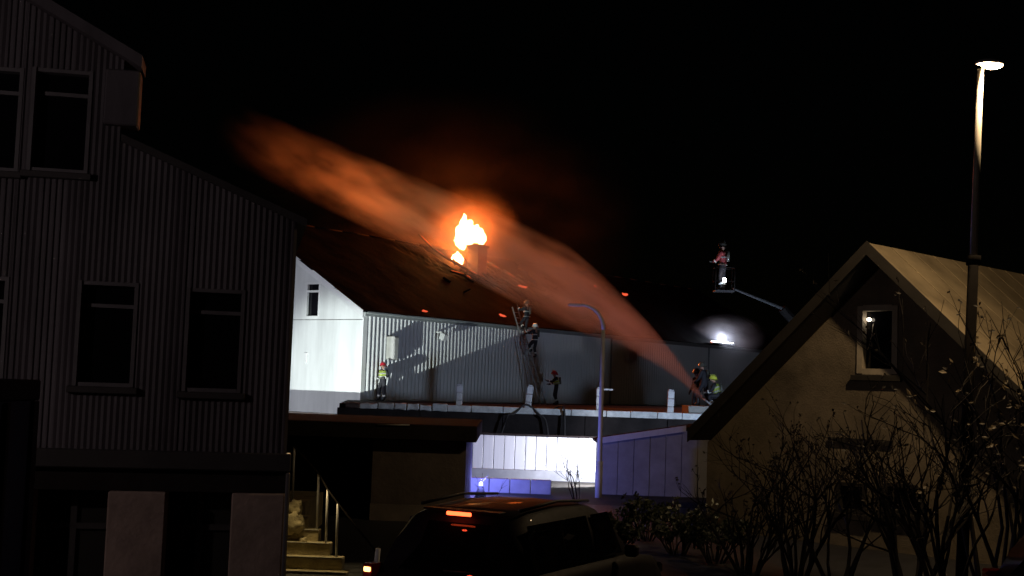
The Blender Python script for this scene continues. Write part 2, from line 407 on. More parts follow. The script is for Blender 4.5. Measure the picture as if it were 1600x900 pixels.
# wall box and lamp on the long wall
bx = empty('wall_cabinet', hall(1.55, -0.05, 4.05), math.atan2(Wd.y, Wd.x), 'pale box cabinet fixed on the striped wall above the lone firefighter', 'cabinet')
boxo('body', 'boxgrey', bx, 0, 0.34, -0.50, -0.001, 0, 1.08, 0.03)
boxo('door', 'boxgrey', bx, 0.04, 0.30, -0.52, -0.502, 0.05, 1.03, 0.01)
boxo('bracket', 'galv', bx, 0.08, 0.26, -0.4, 0.0, -0.06, -0.002)
wl = empty('wall_lamp', hall(5.15, -0.06, 5.35), math.atan2(Wd.y, Wd.x), 'small white unlit wall lamp under the eave of the striped wall', 'lamp')
boxo('bracket', 'white_trim', wl, -0.05, 0.05, -0.35, 0, 0.12, 0.2, 0.01)
bm = bmesh.new(); box(bm, -0.16, 0.16, -0.6, -0.3, -0.05, 0.3, Matrix.Rotation(0.4, 4, 'X'), 0.03); build('head', bm, 'white_trim', wl)
# downpipes and a service door along the wall
for L in (21.0, 33.0):
    tubeo('downpipe', 'grey_fascia', hall_o, [hall(L, -0.12, TZ + .05), hall(L, -0.12, EAVE - .3)], 0.05)

# lit eave lamp assumed from the white glow at the far end, shining up the roof edge
ep = on_plane(1128, 536, hall(0, -0.30, 0), Gd)
el = empty('assumed_eave_light', ep, math.atan2(Wd.y, Wd.x), 'assumed flat white floodlight glowing on the far eave of the burning hall', 'floodlight')
boxo('housing', 'galv', el, -1.5, 1.6, -0.12, 0.10, -0.05, 0.02, 0.01)
boxo('diffuser', 'lamp_white', el, -1.4, 1.5, -0.08, 0.07, 0.021, 0.09, 0.02)
light('assumed_eave_glow', 'POINT', ep + Vector((0, 0, 0.3)), W_EAVE, (0.75, 0.82, 1.0), el, 0.15)

# ------------------------------------------------------------------ FIRE
fp = on_plane(728, 392, hall(0, FT, 0), Gd)
def flame(name, px, py, wpx, hpx, label, seed, lobes):
    p = on_plane(px, py, hall(0, FT, 0), Gd); s = p.y / FPX
    o = empty(name, p, 0, label, 'flames', 'flames over the roof hole')
    for k, (dx, dz, rx, rz_) in enumerate(lobes):
        bm = bmesh.new(); g = bmesh.ops.create_icosphere(bm, subdivisions=4, radius=1.0)
        for v in g['verts']:
            d = v.co.copy()
            taper = 1 - 0.45 * max(0, d.z) ** 1.3
            n1 = noise.noise(Vector((d.x * 1.6, d.y * 1.6, d.z * 1.1)) + Vector((seed + k * 5, 0, 0)))
            n2 = noise.noise(d * 4.5 + Vector((seed, k, 4)))
            n3 = noise.noise(Vector((d.x * 7, d.y * 7, d.z * 3.2)) + Vector((k, seed, 9)))
            kk = 1 + 0.34 * n1 + 0.20 * n2 + 0.16 * n3
            v.co = Vector(((d.x * taper + 0.18 * d.z * d.z) * rx * kk, d.y * taper * 0.55 * rx * kk, d.z * rz_ * kk)) * s + Vector((dx * s, 0, -dz * s))
        build('flame_tongue', bm, 'flame', o, smooth=True)
    return o
f1 = flame('flame', 730, 366, 50, 48, 'large white-hot flame blazing above the chimney', 1.0,
           ((-6, 4, 14, 19), (-6, -8, 9, 20), (9, -1, 16, 13), (19, 3, 10, 12), (-11, 10, 9, 12), (3, -6, 8, 15), (-13, -3, 5, 12)))
f2 = flame('flame', 714, 403, 22, 18, 'small bright flame beside the foot of the chimney', 6.0, ((0, 1, 9, 9), (3, 3, 7, 6)))
fire_p = on_plane(737, 375, hall(0, HW + .8, 0), Gd); fire_p.z = RIDGE + .75
light('fire_light', 'POINT', fire_p, W_FIRE, (1.0, 0.15, 0.018), f1, 0.9)
light('fire_light_low', 'POINT', f2.location + Vector((-.3, -0.5, 0.2)), 600, (1.0, 0.30, 0.07), f2, 0.4)
light('fire_light_inside', 'POINT', hall(FL, FT - 1.2, EAVE + 1.3), 700, (1.0, 0.22, 0.04), f2, 0.5)
def fire_gas(parent, rad3, off, k, seed):
    m, n, v, tc = volmat('fire_gas_%d' % seed, 1, (1, .5, .2))
    ln = n.nodes.new('ShaderNodeVectorMath'); ln.operation = 'LENGTH'; n.links.new(tc.outputs['Object'], ln.inputs[0])
    f = math_n(n, 'POWER', math_n(n, 'SUBTRACT', 1.0, ln.outputs['Value'], True), 1.6)
    ns = n.nodes.new('ShaderNodeTexNoise'); ns.inputs['Scale'].default_value = 2.4; ns.inputs['Detail'].default_value = 4; ns.inputs['Distortion'].default_value = .6
    n.links.new(tc.outputs['Object'], ns.inputs[0])
    nz = math_n(n, 'MULTIPLY', math_n(n, 'SUBTRACT', ns.outputs[0], .36, True), 5)
    n.links.new(math_n(n, 'MULTIPLY', math_n(n, 'MULTIPLY', f, nz), k), v.inputs['Emission Strength'])
    v.inputs['Emission Color'].default_value = (1, .20, .03, 1); v.inputs['Density'].default_value = 0.02
    bm = bmesh.new(); bmesh.ops.create_icosphere(bm, subdivisions=3, radius=1.0)
    o = build('fire_gas', bm, 'fire_gas_%d' % seed, parent, off); o.scale = rad3
light('jet_warm_light', 'POINT', f1.location + Nn * 4.0 + Wd * 1.5 + Vector((0, 0, 1.0)), W_FRONT, (1.0, 0.15, 0.02), f1, 0.8)  # extra lamp out from the flames, added to redden the jet
for i, (px, py, a, b, lab) in enumerate(((818, 448, 15, 4, 'long glowing ember lying across the roof above the ladder'), (976, 460, 9, 5, 'small glowing ember on the roof behind the swan-neck lamp'), (785, 493, 11, 4, 'dull red ember at the eave just beside the ladder top'), (664, 486, 10, 3, 'faint ember streak low on the roof over the striped wall'), (930, 447, 4, 3, 'tiny ember under the water jet on the roof'))):
    nrm = (Vector((0, 0, 1)) - Gd * PITCHR).normalized()
    p = on_plane(px, py, hall(0, 0, EAVE + 0.12), nrm); s = p.y / FPX
    bm = bmesh.new(); rounded_blob(bm, (0, 0, 0), 1.0, 2, 1.1, i * 3.3, (a * s * .5, b * s * .5, b * s * .42))
    bmesh.ops.rotate(bm, cent=(0, 0, 0), matrix=Matrix.Rotation(0.22, 3, 'Y'), verts=bm.verts[:])
    o = build('ember', bm, 'ember', None, p, True); tag(o, lab, 'ember', 'embers on the roof')
for i in range(26):                                      # charred debris strewn below the hole
    L = FL + random.gauss(0, 4.5); t = random.uniform(2.2, 6.2)
    c = hall(L, t, EAVE + t * PITCHR + 0.1); d = (Wd * random.uniform(-1, 1) + Vector((0, 0, .3)) + Gd * random.uniform(-.6, .6)).normalized() * random.uniform(.3, 1.0)
    tubeo('debris', 'charred', roof, [c - d * .5, c + d * .5], random.uniform(.03, .06), 4, False)

# ------------------------------------------------------------------ volumes: water jet and smoke
def volmat(name, dens, col, aniso=0.0):
    m = bpy.data.materials.new(name); m.use_nodes = True; n = m.node_tree
    n.nodes.remove(n.nodes['Principled BSDF'])
    v = n.nodes.new('ShaderNodeVolumePrincipled'); v.inputs['Color'].default_value = (*col, 1); v.inputs['Anisotropy'].default_value = aniso
    n.links.new(v.outputs[0], n.nodes['Material Output'].inputs['Volume'])
    tc = n.nodes.new('ShaderNodeTexCoord')
    M[name] = m
    return m, n, v, tc
def math_n(n, op, a, b=None, clamp=False):
    x = n.nodes.new('ShaderNodeMath'); x.operation = op; x.use_clamp = clamp
    for i, s in enumerate((a, b)):
        if s is None: continue
        if isinstance(s, (int, float)): x.inputs[i].default_value = s
        else: n.links.new(s, x.inputs[i])
    return x.outputs[0]
# jet: local x = distance along the ground, z = height above the nozzle
JN = at_y(1098, 623, 51.2)
JD = Vector((-0.72, 0.694, 0)).normalized()
JA, JB, JC = 0.365, 2.2, 3.5            # early rise that dies away; straight far part shaped after a lens streak
def jr(s): return min(0.10 + 0.20 * s, 1.65 + 0.0 * s)
m, n, v, tc = volmat('jet_spray', 1, (0.90, 0.90, 0.90), 0.44)
sx = n.nodes.new('ShaderNodeSeparateXYZ'); n.links.new(tc.outputs['Object'], sx.inputs[0])
X, Y_, Z = sx.outputs
zc = math_n(n, 'ADD', math_n(n, 'MULTIPLY', X, JA), math_n(n, 'MULTIPLY', math_n(n, 'SUBTRACT', 1.0, math_n(n, 'EXPONENT', math_n(n, 'DIVIDE', X, -JC))), JB))
dz = math_n(n, 'MULTIPLY', math_n(n, 'SUBTRACT', Z, zc), 0.87)
rr = math_n(n, 'MINIMUM', math_n(n, 'ADD', math_n(n, 'MULTIPLY', X, 0.20), 0.10), math_n(n, 'ADD', math_n(n, 'MULTIPLY', X, 0.0), 1.65))
dd = math_n(n, 'SQRT', math_n(n, 'ADD', math_n(n, 'MULTIPLY', dz, dz), math_n(n, 'MULTIPLY', Y_, Y_)))
q_ = math_n(n, 'SUBTRACT', 1.0, math_n(n, 'DIVIDE', dd, rr), True)
prof = math_n(n, 'POWER', q_, 0.8)
# streaky noise stretched along the jet
mp = n.nodes.new('ShaderNodeCombineXYZ')
n.links.new(math_n(n, 'MULTIPLY', X, 0.22), mp.inputs[0]); n.links.new(Y_, mp.inputs[1]); n.links.new(dz, mp.inputs[2])
ns = n.nodes.new('ShaderNodeTexNoise'); ns.inputs['Scale'].default_value = 1.3; ns.inputs['Detail'].default_value = 5
n.links.new(mp.outputs[0], ns.inputs[0])
nz = math_n(n, 'MULTIPLY', math_n(n, 'SUBTRACT', ns.outputs[0], 0.37, True), 6.0)
fall = math_n(n, 'DIVIDE', 1.0, math_n(n, 'ADD', 0.45, math_n(n, 'MULTIPLY', X, 0.10)))   # spreads and thins
fade = math_n(n, 'SUBTRACT', 1.0, math_n(n, 'DIVIDE', math_n(n, 'SUBTRACT', X, 18.0, True), 1.0), True)
mrf = n.nodes.new('ShaderNodeMapRange'); n.links.new(X, mrf.inputs[0]); mrf.inputs[1].default_value = 11; mrf.inputs[2].default_value = 34; mrf.inputs[3].default_value = 1; mrf.inputs[4].default_value = 0.0
dens = math_n(n, 'MULTIPLY', math_n(n, 'MULTIPLY', math_n(n, 'MULTIPLY', prof, nz), fall), mrf.outputs[0])
n.links.new(math_n(n, 'MULTIPLY', dens, 0.95), v.inputs['Density'])
bm = bmesh.new(); pts = []; rad = []
for i in range(40):
    s = 0.02 + 37.8 * i / 39; pts.append((s, 0, JA * s + JB * (1 - math.exp(-s / JC)))); rad.append(jr(s) * 1.3 + 0.02)
tube(bm, pts, rad, 12)
jet = build('water_jet', bm, 'jet_spray', None, JN); jet.rotation_euler = (0, 0, math.atan2(JD.y, JD.x))
tag(jet, 'broad misty water jet arcing from the yard over the burning roof, its far end shaped after a lens streak', 'water jet', kind='stuff')
# smoke
def smoke(name, label, loc, rad3, dens_k, scale, seed, thr=0.42, col=(0.6, 0.55, 0.5), rot=(0, 0, 0)):
    m, n, v, tc = volmat(name + '_air' + str(seed), 1, col, 0.25)
    ln = n.nodes.new('ShaderNodeVectorMath'); ln.operation = 'LENGTH'; n.links.new(tc.outputs['Object'], ln.inputs[0])
    f = math_n(n, 'POWER', math_n(n, 'SUBTRACT', 1.0, ln.outputs['Value'], True), 1.4)
    ns = n.nodes.new('ShaderNodeTexNoise'); ns.noise_dimensions = '4D'; ns.inputs['W'].default_value = seed; ns.inputs['Scale'].default_value = scale; ns.inputs['Detail'].default_value = 4
    n.links.new(tc.outputs['Object'], ns.inputs[0])
    nz = math_n(n, 'MULTIPLY', math_n(n, 'SUBTRACT', ns.outputs[0], thr, True), 5)
    n.links.new(math_n(n, 'MULTIPLY', math_n(n, 'MULTIPLY', f, nz), dens_k), v.inputs['Density'])
    bm = bmesh.new(); bmesh.ops.create_icosphere(bm, subdivisions=3, radius=1.0)
    o = build(name, bm, name + '_air' + str(seed), None, loc); o.scale = rad3; o.rotation_euler = rot
    tag(o, label, 'smoke', kind='stuff'); return o
c = f1.location
smoke('smoke', 'thin orange-lit smoke spreading round the flame over the roof', c + Vector((-2.0, 5.5, 1.5)), (14, 7, 9), 0.013, 2.3, 2, 0.46)
smoke('smoke', 'orange haze added as a halo close round the big flame', c + Vector((0, 0.2, 0.1)), (3.4, 2.4, 3.0), 0.12, 1.3, 12, 0.25)  # volume stands in for the bloom round the flame
smoke('smoke', 'dense smoke curling off the burning roof below the flame', c + Vector((-2.2, -2.0, -1.6)), (6.5, 2.8, 2.6), 0.07, 2.2, 5, 0.42)
smoke('smoke', 'pale mist lit white above the far eave light', ep + Vector((0.4, 0.6, 0.5)), (2.8, 1.6, 1.6), 0.22, 1.5, 9, 0.30, (0.8, 0.8, 0.85))

fire_gas(f1, (1.9, 1.1, 1.75), (0, 0, .05), 4.5, 1); fire_gas(f2, (.9, .6, .75), (.05, -.1, 0), 3.5, 2)
# smouldering torn edge running down from the ridge past the small flame
nrm = (Vector((0, 0, 1)) - Gd * PITCHR).normalized()
for k, path in enumerate((((655, 366), (676, 388), (700, 405), (727, 421), (752, 434), (790, 455)), ((705, 424), (726, 430), (742, 440)), ((757, 408), (768, 415), (784, 424), (806, 437)))):
    P_ = [on_plane(x_ + random.uniform(-2, 2), y_, hall(0, 0, EAVE + .14), nrm) for x_, y_ in path]
    tubeo('torn_edge', 'charred', roof, P_, [random.uniform(.04, .09) for _ in P_], 5, False)
    for a, b in zip(P_, P_[1:]):
        if random.random() < .75:
            d = (b - a); u = Vector((0, 0, .07))
            tubeo('glowing_edge', 'smoulder', roof, [a + d * random.uniform(0, .25) + u, a + d * .5 + u + Vector((0, 0, random.uniform(-.03, .05))), a + d * random.uniform(.7, 1) + u], [.012, .035, .012], 5, False)

# ------------------------------------------------------------------ PEOPLE
def person(label, loc, heading, joints=None, helmet='helmet_red', vest=None, bands=True, jacket='uniform', scale=1.0, group='firefighters', tilt=None):
    J = dict(pelvis=(0, 0, .95), waist=(0, .0, 1.10), chest=(0, .01, 1.33), neck=(0, .0, 1.49), head=(0, .035, 1.61), crown=(0, .02, 1.73),
             shL=(-.19, 0, 1.42), elL=(-.25, -.02, 1.14), wrL=(-.25, .12, .92), haL=(-.25, .16, .84),
             shR=(.19, 0, 1.42), elR=(.25, -.02, 1.14), wrR=(.25, .12, .92), haR=(.25, .16, .84),
             hiL=(-.10, 0, .90), knL=(-.12, .04, .50), anL=(-.13, -.02, .09), toL=(-.14, .16, .04),
             hiR=(.10, 0, .90), knR=(.12, .04, .50), anR=(.13, -.02, .09), toR=(.14, .16, .04))
    if joints: J.update(joints)
    rad = dict(pelvis=.175, waist=.165, chest=.185, neck=.065, head=.095, crown=.07, shL=.095, elL=.07, wrL=.055, haL=.045, shR=.095, elR=.07, wrR=.055, haR=.045,
               hiL=.115, knL=.09, anL=.075, toL=.055, hiR=.115, knR=.09, anR=.075, toR=.055)
    E = [('pelvis', 'waist'), ('waist', 'chest'), ('chest', 'neck'), ('neck', 'head'), ('head', 'crown'), ('chest', 'shL'), ('shL', 'elL'), ('elL', 'wrL'), ('wrL', 'haL'),
         ('chest', 'shR'), ('shR', 'elR'), ('elR', 'wrR'), ('wrR', 'haR'), ('pelvis', 'hiL'), ('hiL', 'knL'), ('knL', 'anL'), ('anL', 'toL'), ('pelvis', 'hiR'), ('hiR', 'knR'), ('knR', 'anR'), ('anR', 'toR')]
    names = list(J); vs = [Vector(J[k]) for k in names]; rs = [rad[k] for k in names]; es = [(names.index(a), names.index(b)) for a, b in E]
    kinds = {}
    # fingers
    for s in 'LR':
        w_, h_ = Vector(J['wr' + s]), Vector(J['ha' + s]); d = (h_ - w_).normalized(); side = d.cross(Vector((0, 1, 0.3))).normalized()
        curl = d.cross(side).normalized()
        for q in range(4):
            r0 = h_ + side * (q - 1.5) * .023 + d * .02; ln = (.065, .078, .072, .055)[q]
            i0 = len(vs); vs += [r0 + d * ln * .55, r0 + d * ln * .85 + curl * .03]; rs += [.011, .009]; es += [(names.index('ha' + s), i0), (i0, i0 + 1)]
        i0 = len(vs); vs += [w_ + d * .03 + side * .05, w_ + d * .08 + side * .065 + curl * .01]; rs += [.013, .011]; es += [(names.index('ha' + s), i0), (i0, i0 + 1)]
    # nose
    i0 = len(vs); vs.append(Vector(J['head']) + Vector((0, .115, -.02))); rs.append(.016); es.append((names.index('head'), i0))
    me = bpy.data.meshes.new('body_cage'); me.from_pydata([tuple(v) for v in vs], es, [])
    tmp = bpy.data.objects.new('tmp', me); COL.objects.link(tmp)
    md = tmp.modifiers.new('skin', 'SKIN'); md.use_smooth_shade = True; md.branch_smoothing = 0.5
    for i, sv in enumerate(me.skin_vertices[0].data): sv.radius = (rs[i], rs[i] * (0.72 if names[i:i + 1] and names[i] in ('pelvis', 'waist', 'chest') else 1)); sv.use_root = (i == 0)
    tmp.modifiers.new('sub', 'SUBSURF').levels = 1
    dg = bpy.context.evaluated_depsgraph_get()
    bme = bpy.data.meshes.new_from_object(tmp.evaluated_get(dg)); bpy.data.objects.remove(tmp)
    mats = [jacket, 'uniform', 'boot', 'skin', 'glove']
    bme.materials.clear()
    for k in mats: bme.materials.append(M[k])
    segs = [(Vector(J[a]), Vector(J[b]), b) for a, b in E]
    zone = dict(neck=3, head=3, crown=3, haL=4, haR=4, hiL=1, hiR=1, knL=1, knR=1, anL=1, anR=1, toL=2, toR=2)
    for p in bme.polygons:
        c_ = p.center; best = min(segs, key=lambda s: ((s[0] + (s[1] - s[0]) * max(0, min(1, (c_ - s[0]).dot(s[1] - s[0]) / max(1e-6, (s[1] - s[0]).length_squared)))) - c_).length)
        p.material_index = zone.get(best[2], 0); p.use_smooth = True
        if best[2] in ('anL', 'anR'):
            kn, an = Vector(J['kn' + best[2][2]]), Vector(J[best[2]])
            if (c_ - an).length < .24: p.material_index = 2
    root = empty('person', loc, heading, label, 'person', group)
    root.scale = (scale,) * 3
    if tilt: root.rotation_euler = (*tilt, heading)
    link('body', bme, None, root)
    # helmet: dome, brim, neck guard
    hd = Vector(J['head']); bm = bmesh.new()
    g = bmesh.ops.create_uvsphere(bm, u_segments=16, v_segments=10, radius=1)
    dl = [v for v in bm.verts if v.co.z < -0.12]; bmesh.ops.delete(bm, geom=dl, context='VERTS')
    for v in bm.verts:
        v.co = Vector((v.co.x * .135, v.co.y * .165, v.co.z * .15)) + hd + Vector((0, -.005, .045))
    rim = [e for e in bm.edges if e.is_boundary]
    r = bmesh.ops.extrude_edge_only(bm, edges=rim)
    for v in r['geom']:
        if isinstance(v, bmesh.types.BMVert):
            d = v.co - hd; d.z = 0; v.co += d.normalized() * (.035 if d.y > 0 else .05); v.co.z -= .02 if d.y > 0 else .06
    bmesh.ops.solidify(bm, geom=bm.faces[:], thickness=.008)
    hm = build('helmet', bm, helmet, root, smooth=True)
    bm = bmesh.new(); box(bm, -.012, .012, -.13, .13, .19, .205, Matrix.Translation(hd - Vector((0, 0, .0))), .004); build('helmet_crest', bm, helmet, hm)
    ch_, wa = Vector(J['chest']), Vector(J['waist']); pe = Vector(J['pelvis'])
    def ring(a, b, rx, ry, f0, f1_, m_, nm, par):
        bm = bmesh.new(); n_ = 18; up = (b - a).normalized(); side = Vector((1, 0, 0)); fw = up.cross(side).normalized(); rows = []
        for f in (f0, (f0 + f1_) / 2, f1_):
            c_ = a + (b - a) * f
            rows.append([bm.verts.new(c_ + side * math.cos(2 * math.pi * k / n_) * rx + fw * math.sin(2 * math.pi * k / n_) * ry) for k in range(n_)])
        for r1, r2 in zip(rows, rows[1:]):
            for k in range(n_): bm.faces.new((r1[k], r1[(k + 1) % n_], r2[(k + 1) % n_], r2[k]))
        bmesh.ops.solidify(bm, geom=bm.faces[:], thickness=.006)
        return build(nm, bm, m_, par, smooth=True)
    up_ = ch_ + (ch_ - wa).normalized() * .07
    if vest:
        vv = ring(wa - (ch_ - wa) * .15, up_, .225, .17, 0.0, 1.0, vest, 'vest', root)
        ring(wa - (ch_ - wa) * .15, up_, .231, .176, .10, .26, 'reflective', 'vest_band', vv)
        ring(wa - (ch_ - wa) * .15, up_, .231, .176, .55, .70, 'reflective', 'vest_band', vv)
    elif bands:
        ring(wa, up_, .222, .168, .25, .45, 'reflective', 'jacket_band', root)
        ring(pe, wa, .215, .16, -.15, .12, 'reflective', 'jacket_band', root)
    # bottle pack
    bm = bmesh.new(); tube(bm, [wa + Vector((0, -.2, -.02)), ch_ + Vector((0, -.22, .12))], .06, 8); build('air_bottle', bm, 'helmet_dark', root, smooth=True)
    for s in 'LR':
        if not bands: break
        kn, an = Vector(J['kn' + s]), Vector(J['an' + s]); d = (an - kn)
        bm = bmesh.new(); tube(bm, [kn + d * .52, kn + d * .70], .088, 10); build('trouser_band', bm, 'reflective', root, smooth=True)
        a, b = Vector(J['el' + s]), Vector(J['wr' + s]); d = b - a
        bm = bmesh.new(); tube(bm, [a + d * .5, a + d * .72], .068, 10); build('sleeve_band', bm, 'reflective', root, smooth=True)
    return root
def head_to(v): return math.atan2(v.y, v.x) - math.pi / 2
TOWALL = head_to(Gd)
# lone firefighter by the striped wall
p = at_z(597, 629, TZ)
p = hall(0.95, -0.5, TZ)
person('firefighter in red helmet and hi-vis vest standing alone before the striped wall', p, head_to(Vector((-.6, -.8, 0))), dict(elL=(-.27, -.06, 1.16), wrL=(-.2, .16, 1.05), haL=(-.15, .23, 1.06), knR=(.13, .08, .5), anR=(.16, .06, .09), toR=(.2, .24, .04)), 'helmet_red', 'hivis')
# ladder
Lt = 11.0
foot = hall(Lt + 0.15, -2.35, TZ); topp = hall(Lt, -0.42, EAVE + 0.75)
ld = empty('ladder', foot, 0, 'metal ladder leaning against the eave with two firefighters on it', 'ladder')
dv = topp - foot; ax = Wd.copy(); nr = ax.cross(dv).normalized()
for s in (-1, 1):
    a = Vector((0, 0, 0)) + ax * .23 * s; tubeo('rail', 'ladder_metal', ld, [a, a + dv], 0.042, 4, False)
nr_ = int(dv.length / .3)
for i in range(1, nr_):
    c_ = dv * (i / nr_); tubeo('rung', 'ladder_metal', ld, [c_ - ax * .22, c_ + ax * .22], 0.018, 6)
off = nr if nr.dot(Nn) > 0 else -nr
climb = dict(shL=(-.19, .05, 1.43), elL=(-.24, .25, 1.25), wrL=(-.22, .42, 1.42), haL=(-.22, .46, 1.5), shR=(.19, .05, 1.43), elR=(.24, .22, 1.2), wrR=(.22, .40, 1.25), haR=(.22, .44, 1.33),
             knL=(-.12, .30, .62), anL=(-.12, .10, .36), toL=(-.12, .28, .34), knR=(.12, .12, .50), anR=(.12, 0, .09), toR=(.12, .18, .06))
def on_ladder(z):
    f = (z - TZ) / dv.z; return foot + dv * f + off * 0.24
person('firefighter with dark helmet at the top of the ladder reaching the roof', on_ladder(5.62) + Wd * -.05, TOWALL, climb, 'helmet_dark', None, True)
person('firefighter with white helmet climbing second on the ladder', on_ladder(4.42) + Wd * .1, TOWALL, climb, 'helmet_white', None, True)
pp = foot + Wd * 0.65 + Nn * 0.35
person('firefighter in red helmet and hi-vis vest steadying the ladder foot', pp, head_to((foot - pp) * 1.0 + Gd * .6), dict(elL=(-.25, .2, 1.2), wrL=(-.2, .45, 1.22), haL=(-.2, .52, 1.25), elR=(.26, .15, 1.15), wrR=(.2, .38, 1.05), haR=(.2, .45, 1.06), knL=(-.14, .1, .5), anL=(-.16, -.12, .09), toL=(-.17, .06, .04), chest=(0, .06, 1.32), neck=(0, .08, 1.47), head=(0, .13, 1.58), crown=(0, .13, 1.70)), 'helmet_red', 'hivis')
# crew with the nozzle at the far end of the yard
blk = boxo('added_block', 'concrete_pale', None, 7.2, 8.6, 51.2, 53.2, TZ + .004, TZ + 0.36, 0.02)  # unseen support added to raise the nozzle firefighter
tag(blk, 'low unseen concrete block added under the firefighter holding the nozzle', 'block')
noz = dict(chest=(0, .08, 1.32), neck=(0, .1, 1.47), head=(0, .14, 1.59), crown=(0, .14, 1.71), elL=(-.24, .12, 1.1), wrL=(-.1, .38, 1.0), haL=(-.08, .46, 1.0), elR=(.26, -.05, 1.1), wrR=(.14, .2, .92), haR=(.12, .28, .92), knL=(-.14, .22, .52), anL=(-.14, .2, .09), toL=(-.15, .38, .04), anR=(.16, -.25, .09), toR=(.18, -.08, .04))
pn = Vector((JN.x - JD.x * .35 + .12, JN.y - JD.y * .35 + .25, TZ + 0.364))
pn = Vector((at_y(1101, 600, 52.0).x, 52.0, TZ + 0.364))
pr = person('dark-clad firefighter aiming the hose nozzle at the far end of the yard', pn, head_to(JD), noz, 'helmet_dark', None, False)
hn = JN
no = empty('fire_nozzle', JN - JD * .02, math.atan2(JD.y, JD.x), 'metal fire nozzle held at the start of the water jet', 'nozzle')
tubeo('barrel', 'galv', no, [(-.55, 0, -.3), (0.0, 0, 0)], [.05, .035])
tubeo('grip', 'rubber', no, [(-.4, 0, -.22), (-.42, 0, -.42)], .025)
p2 = at_y(1120, 593, 51.4); 
person('crouching firefighter with yellow helmet behind the nozzle crew', Vector((p2.x, 51.4, TZ + .3)), head_to(Vector((-1, .3, 0))), dict(pelvis=(0, -.1, .5), waist=(0, -.03, .64), chest=(0, .06, .86), neck=(0, .1, 1.02), head=(0, .15, 1.13), crown=(0, .15, 1.25), shL=(-.19, .07, .95), elL=(-.25, .15, .7), wrL=(-.2, .38, .62), haL=(-.2, .45, .6), shR=(.19, .07, .95), elR=(.25, .15, .7), wrR=(.2, .38, .62), haR=(.2, .45, .6), hiL=(-.1, -.08, .48), knL=(-.16, .3, .48), anL=(-.15, .1, .09), toL=(-.15, .28, .04), hiR=(.1, -.08, .48), knR=(.15, .25, .2), anR=(.15, -.2, .12), toR=(.15, -.16, .03)), 'helmet_yellow', 'hivis')
person('dark figure standing behind the nozzle crew under the eave light', Vector((at_y(1089, 600, 53.6).x, 53.6, TZ)), head_to(Vector((-.7, .7, 0))), None, 'helmet_dark', None, False, scale=1.05)
# hoses
def hose(label, pts):
    bm = bmesh.new(); P_ = []
    pts = [Vector(p) for p in pts]
    for i in range(len(pts) - 1):
        p0, p1, p2, p3 = pts[max(0, i - 1)], pts[i], pts[i + 1], pts[min(len(pts) - 1, i + 2)]
        for k in range(6):
            t = k / 6; P_.append(.5 * ((2 * p1) + (-p0 + p2) * t + (2 * p0 - 5 * p1 + 4 * p2 - p3) * t * t + (-p0 + 3 * p1 - 3 * p2 + p3) * t ** 3))
    P_.append(pts[-1]); tube(bm, P_, .045, 6)
    o = build('fire_hose', bm, 'hose', None, None, True); tag(o, label, 'hose', 'fire hoses')
K = TZ + .14
x0 = at_y(822, 640, 49.8).x
hose('dark fire hose looped over the kerb below the ladder', [(x0 - 1.2, 49.60, .05), (x0 - .75, 49.58, 1.75), (x0 - .45, 49.60, 1.95), (x0, 49.75, K + .06), (x0 + .5, 49.61, 1.95), (x0 + .8, 49.59, 1.6), (x0 + 1.0, 49.5, .05)])
x1 = at_y(880, 640, 49.8).x
hose('dark fire hose hanging straight over the kerb by the white wall', [(x1 + .1, 49.4, .05), (x1 + .06, 49.60, 1.7), (x1 - .02, 49.66, K + .03), (x1 - .3, 51.5, K - .08), (x1 - .1, 54, TZ + .05)])
x2 = at_y(1112, 600, 51).x
hose('dark fire hose trailing from the nozzle across the yard', [(JN.x + .2, JN.y - .3, JN.z - .25), (JN.x + .7, JN.y - .1, TZ + .6), (JN.x + 1.4, JN.y + .3, TZ + .06), (JN.x + 2.6, JN.y + 1.0, TZ + .05), (JN.x + 4.5, JN.y + 3, TZ + .05)])

# ------------------------------------------------------------------ unseen tripod floodlights
def floodlight(loc, target, energy, color, label, cone, hgt, blend=.3, size=.12, door=None):
    loc = Vector(loc); o = empty('floodlight', loc, 0, label, 'floodlight', 'unseen portable floodlights')
    for k in range(3):
        a = k * 2.094; tubeo('leg', 'rubber', o, [(0, 0, hgt * .75), (.45 * math.cos(a), .45 * math.sin(a), 0)], .018)
    tubeo('mast', 'rubber', o, [(0, 0, hgt * .3), (0, 0, hgt)], .022)
    d = (Vector(target) - loc - Vector((0, 0, hgt + .12))).normalized()
    rot = d.to_track_quat('Y', 'Z').to_matrix().to_4x4()
    bm = bmesh.new(); box(bm, -.2, .2, -.12, 0, -.13, .13, Matrix.Translation((0, 0, hgt + .15)) @ rot, .02); build('housing', bm, 'helmet_dark', o)
    bm = bmesh.new(); box(bm, -.17, .17, .003, .012, -.10, .10, Matrix.Translation((0, 0, hgt + .15)) @ rot); build('lens', bm, 'lamp_white', o)
    c_ = loc + Vector((0, 0, hgt + .15)) + d * .12
    if door:                                             # unseen plate added to keep the beam off the jet
        hz = Vector((d.x, d.y, 0)).normalized(); mt = Matrix.Translation(c_ - loc) @ Matrix.Rotation(math.atan2(hz.y, hz.x) - math.pi / 2, 4, 'Z')
        boxo('beam_plate', 'helmet_dark', o, -.6, .6, -.25, .2 / math.tan(R(door)), .2, .212, 0, mt)
    light('flood_beam', 'SPOT', c_, energy, color, o, size, target, cone, blend)
    return o
fl = CN - 10.2 * h1
floodlight((fl.x, fl.y, 0.0), Vector((fl.x + 20 * math.sin(R(22)), fl.y + 20 * math.cos(R(22)), 3.9)), W_FLOOD, (0.90, 1.0, 0.97), 'assumed unseen portable floodlight on tripod aimed up along the striped wall', 58, 0.38, .4, size=.025, door=31.5)  # hidden source assumed from the lit gable and striped wall
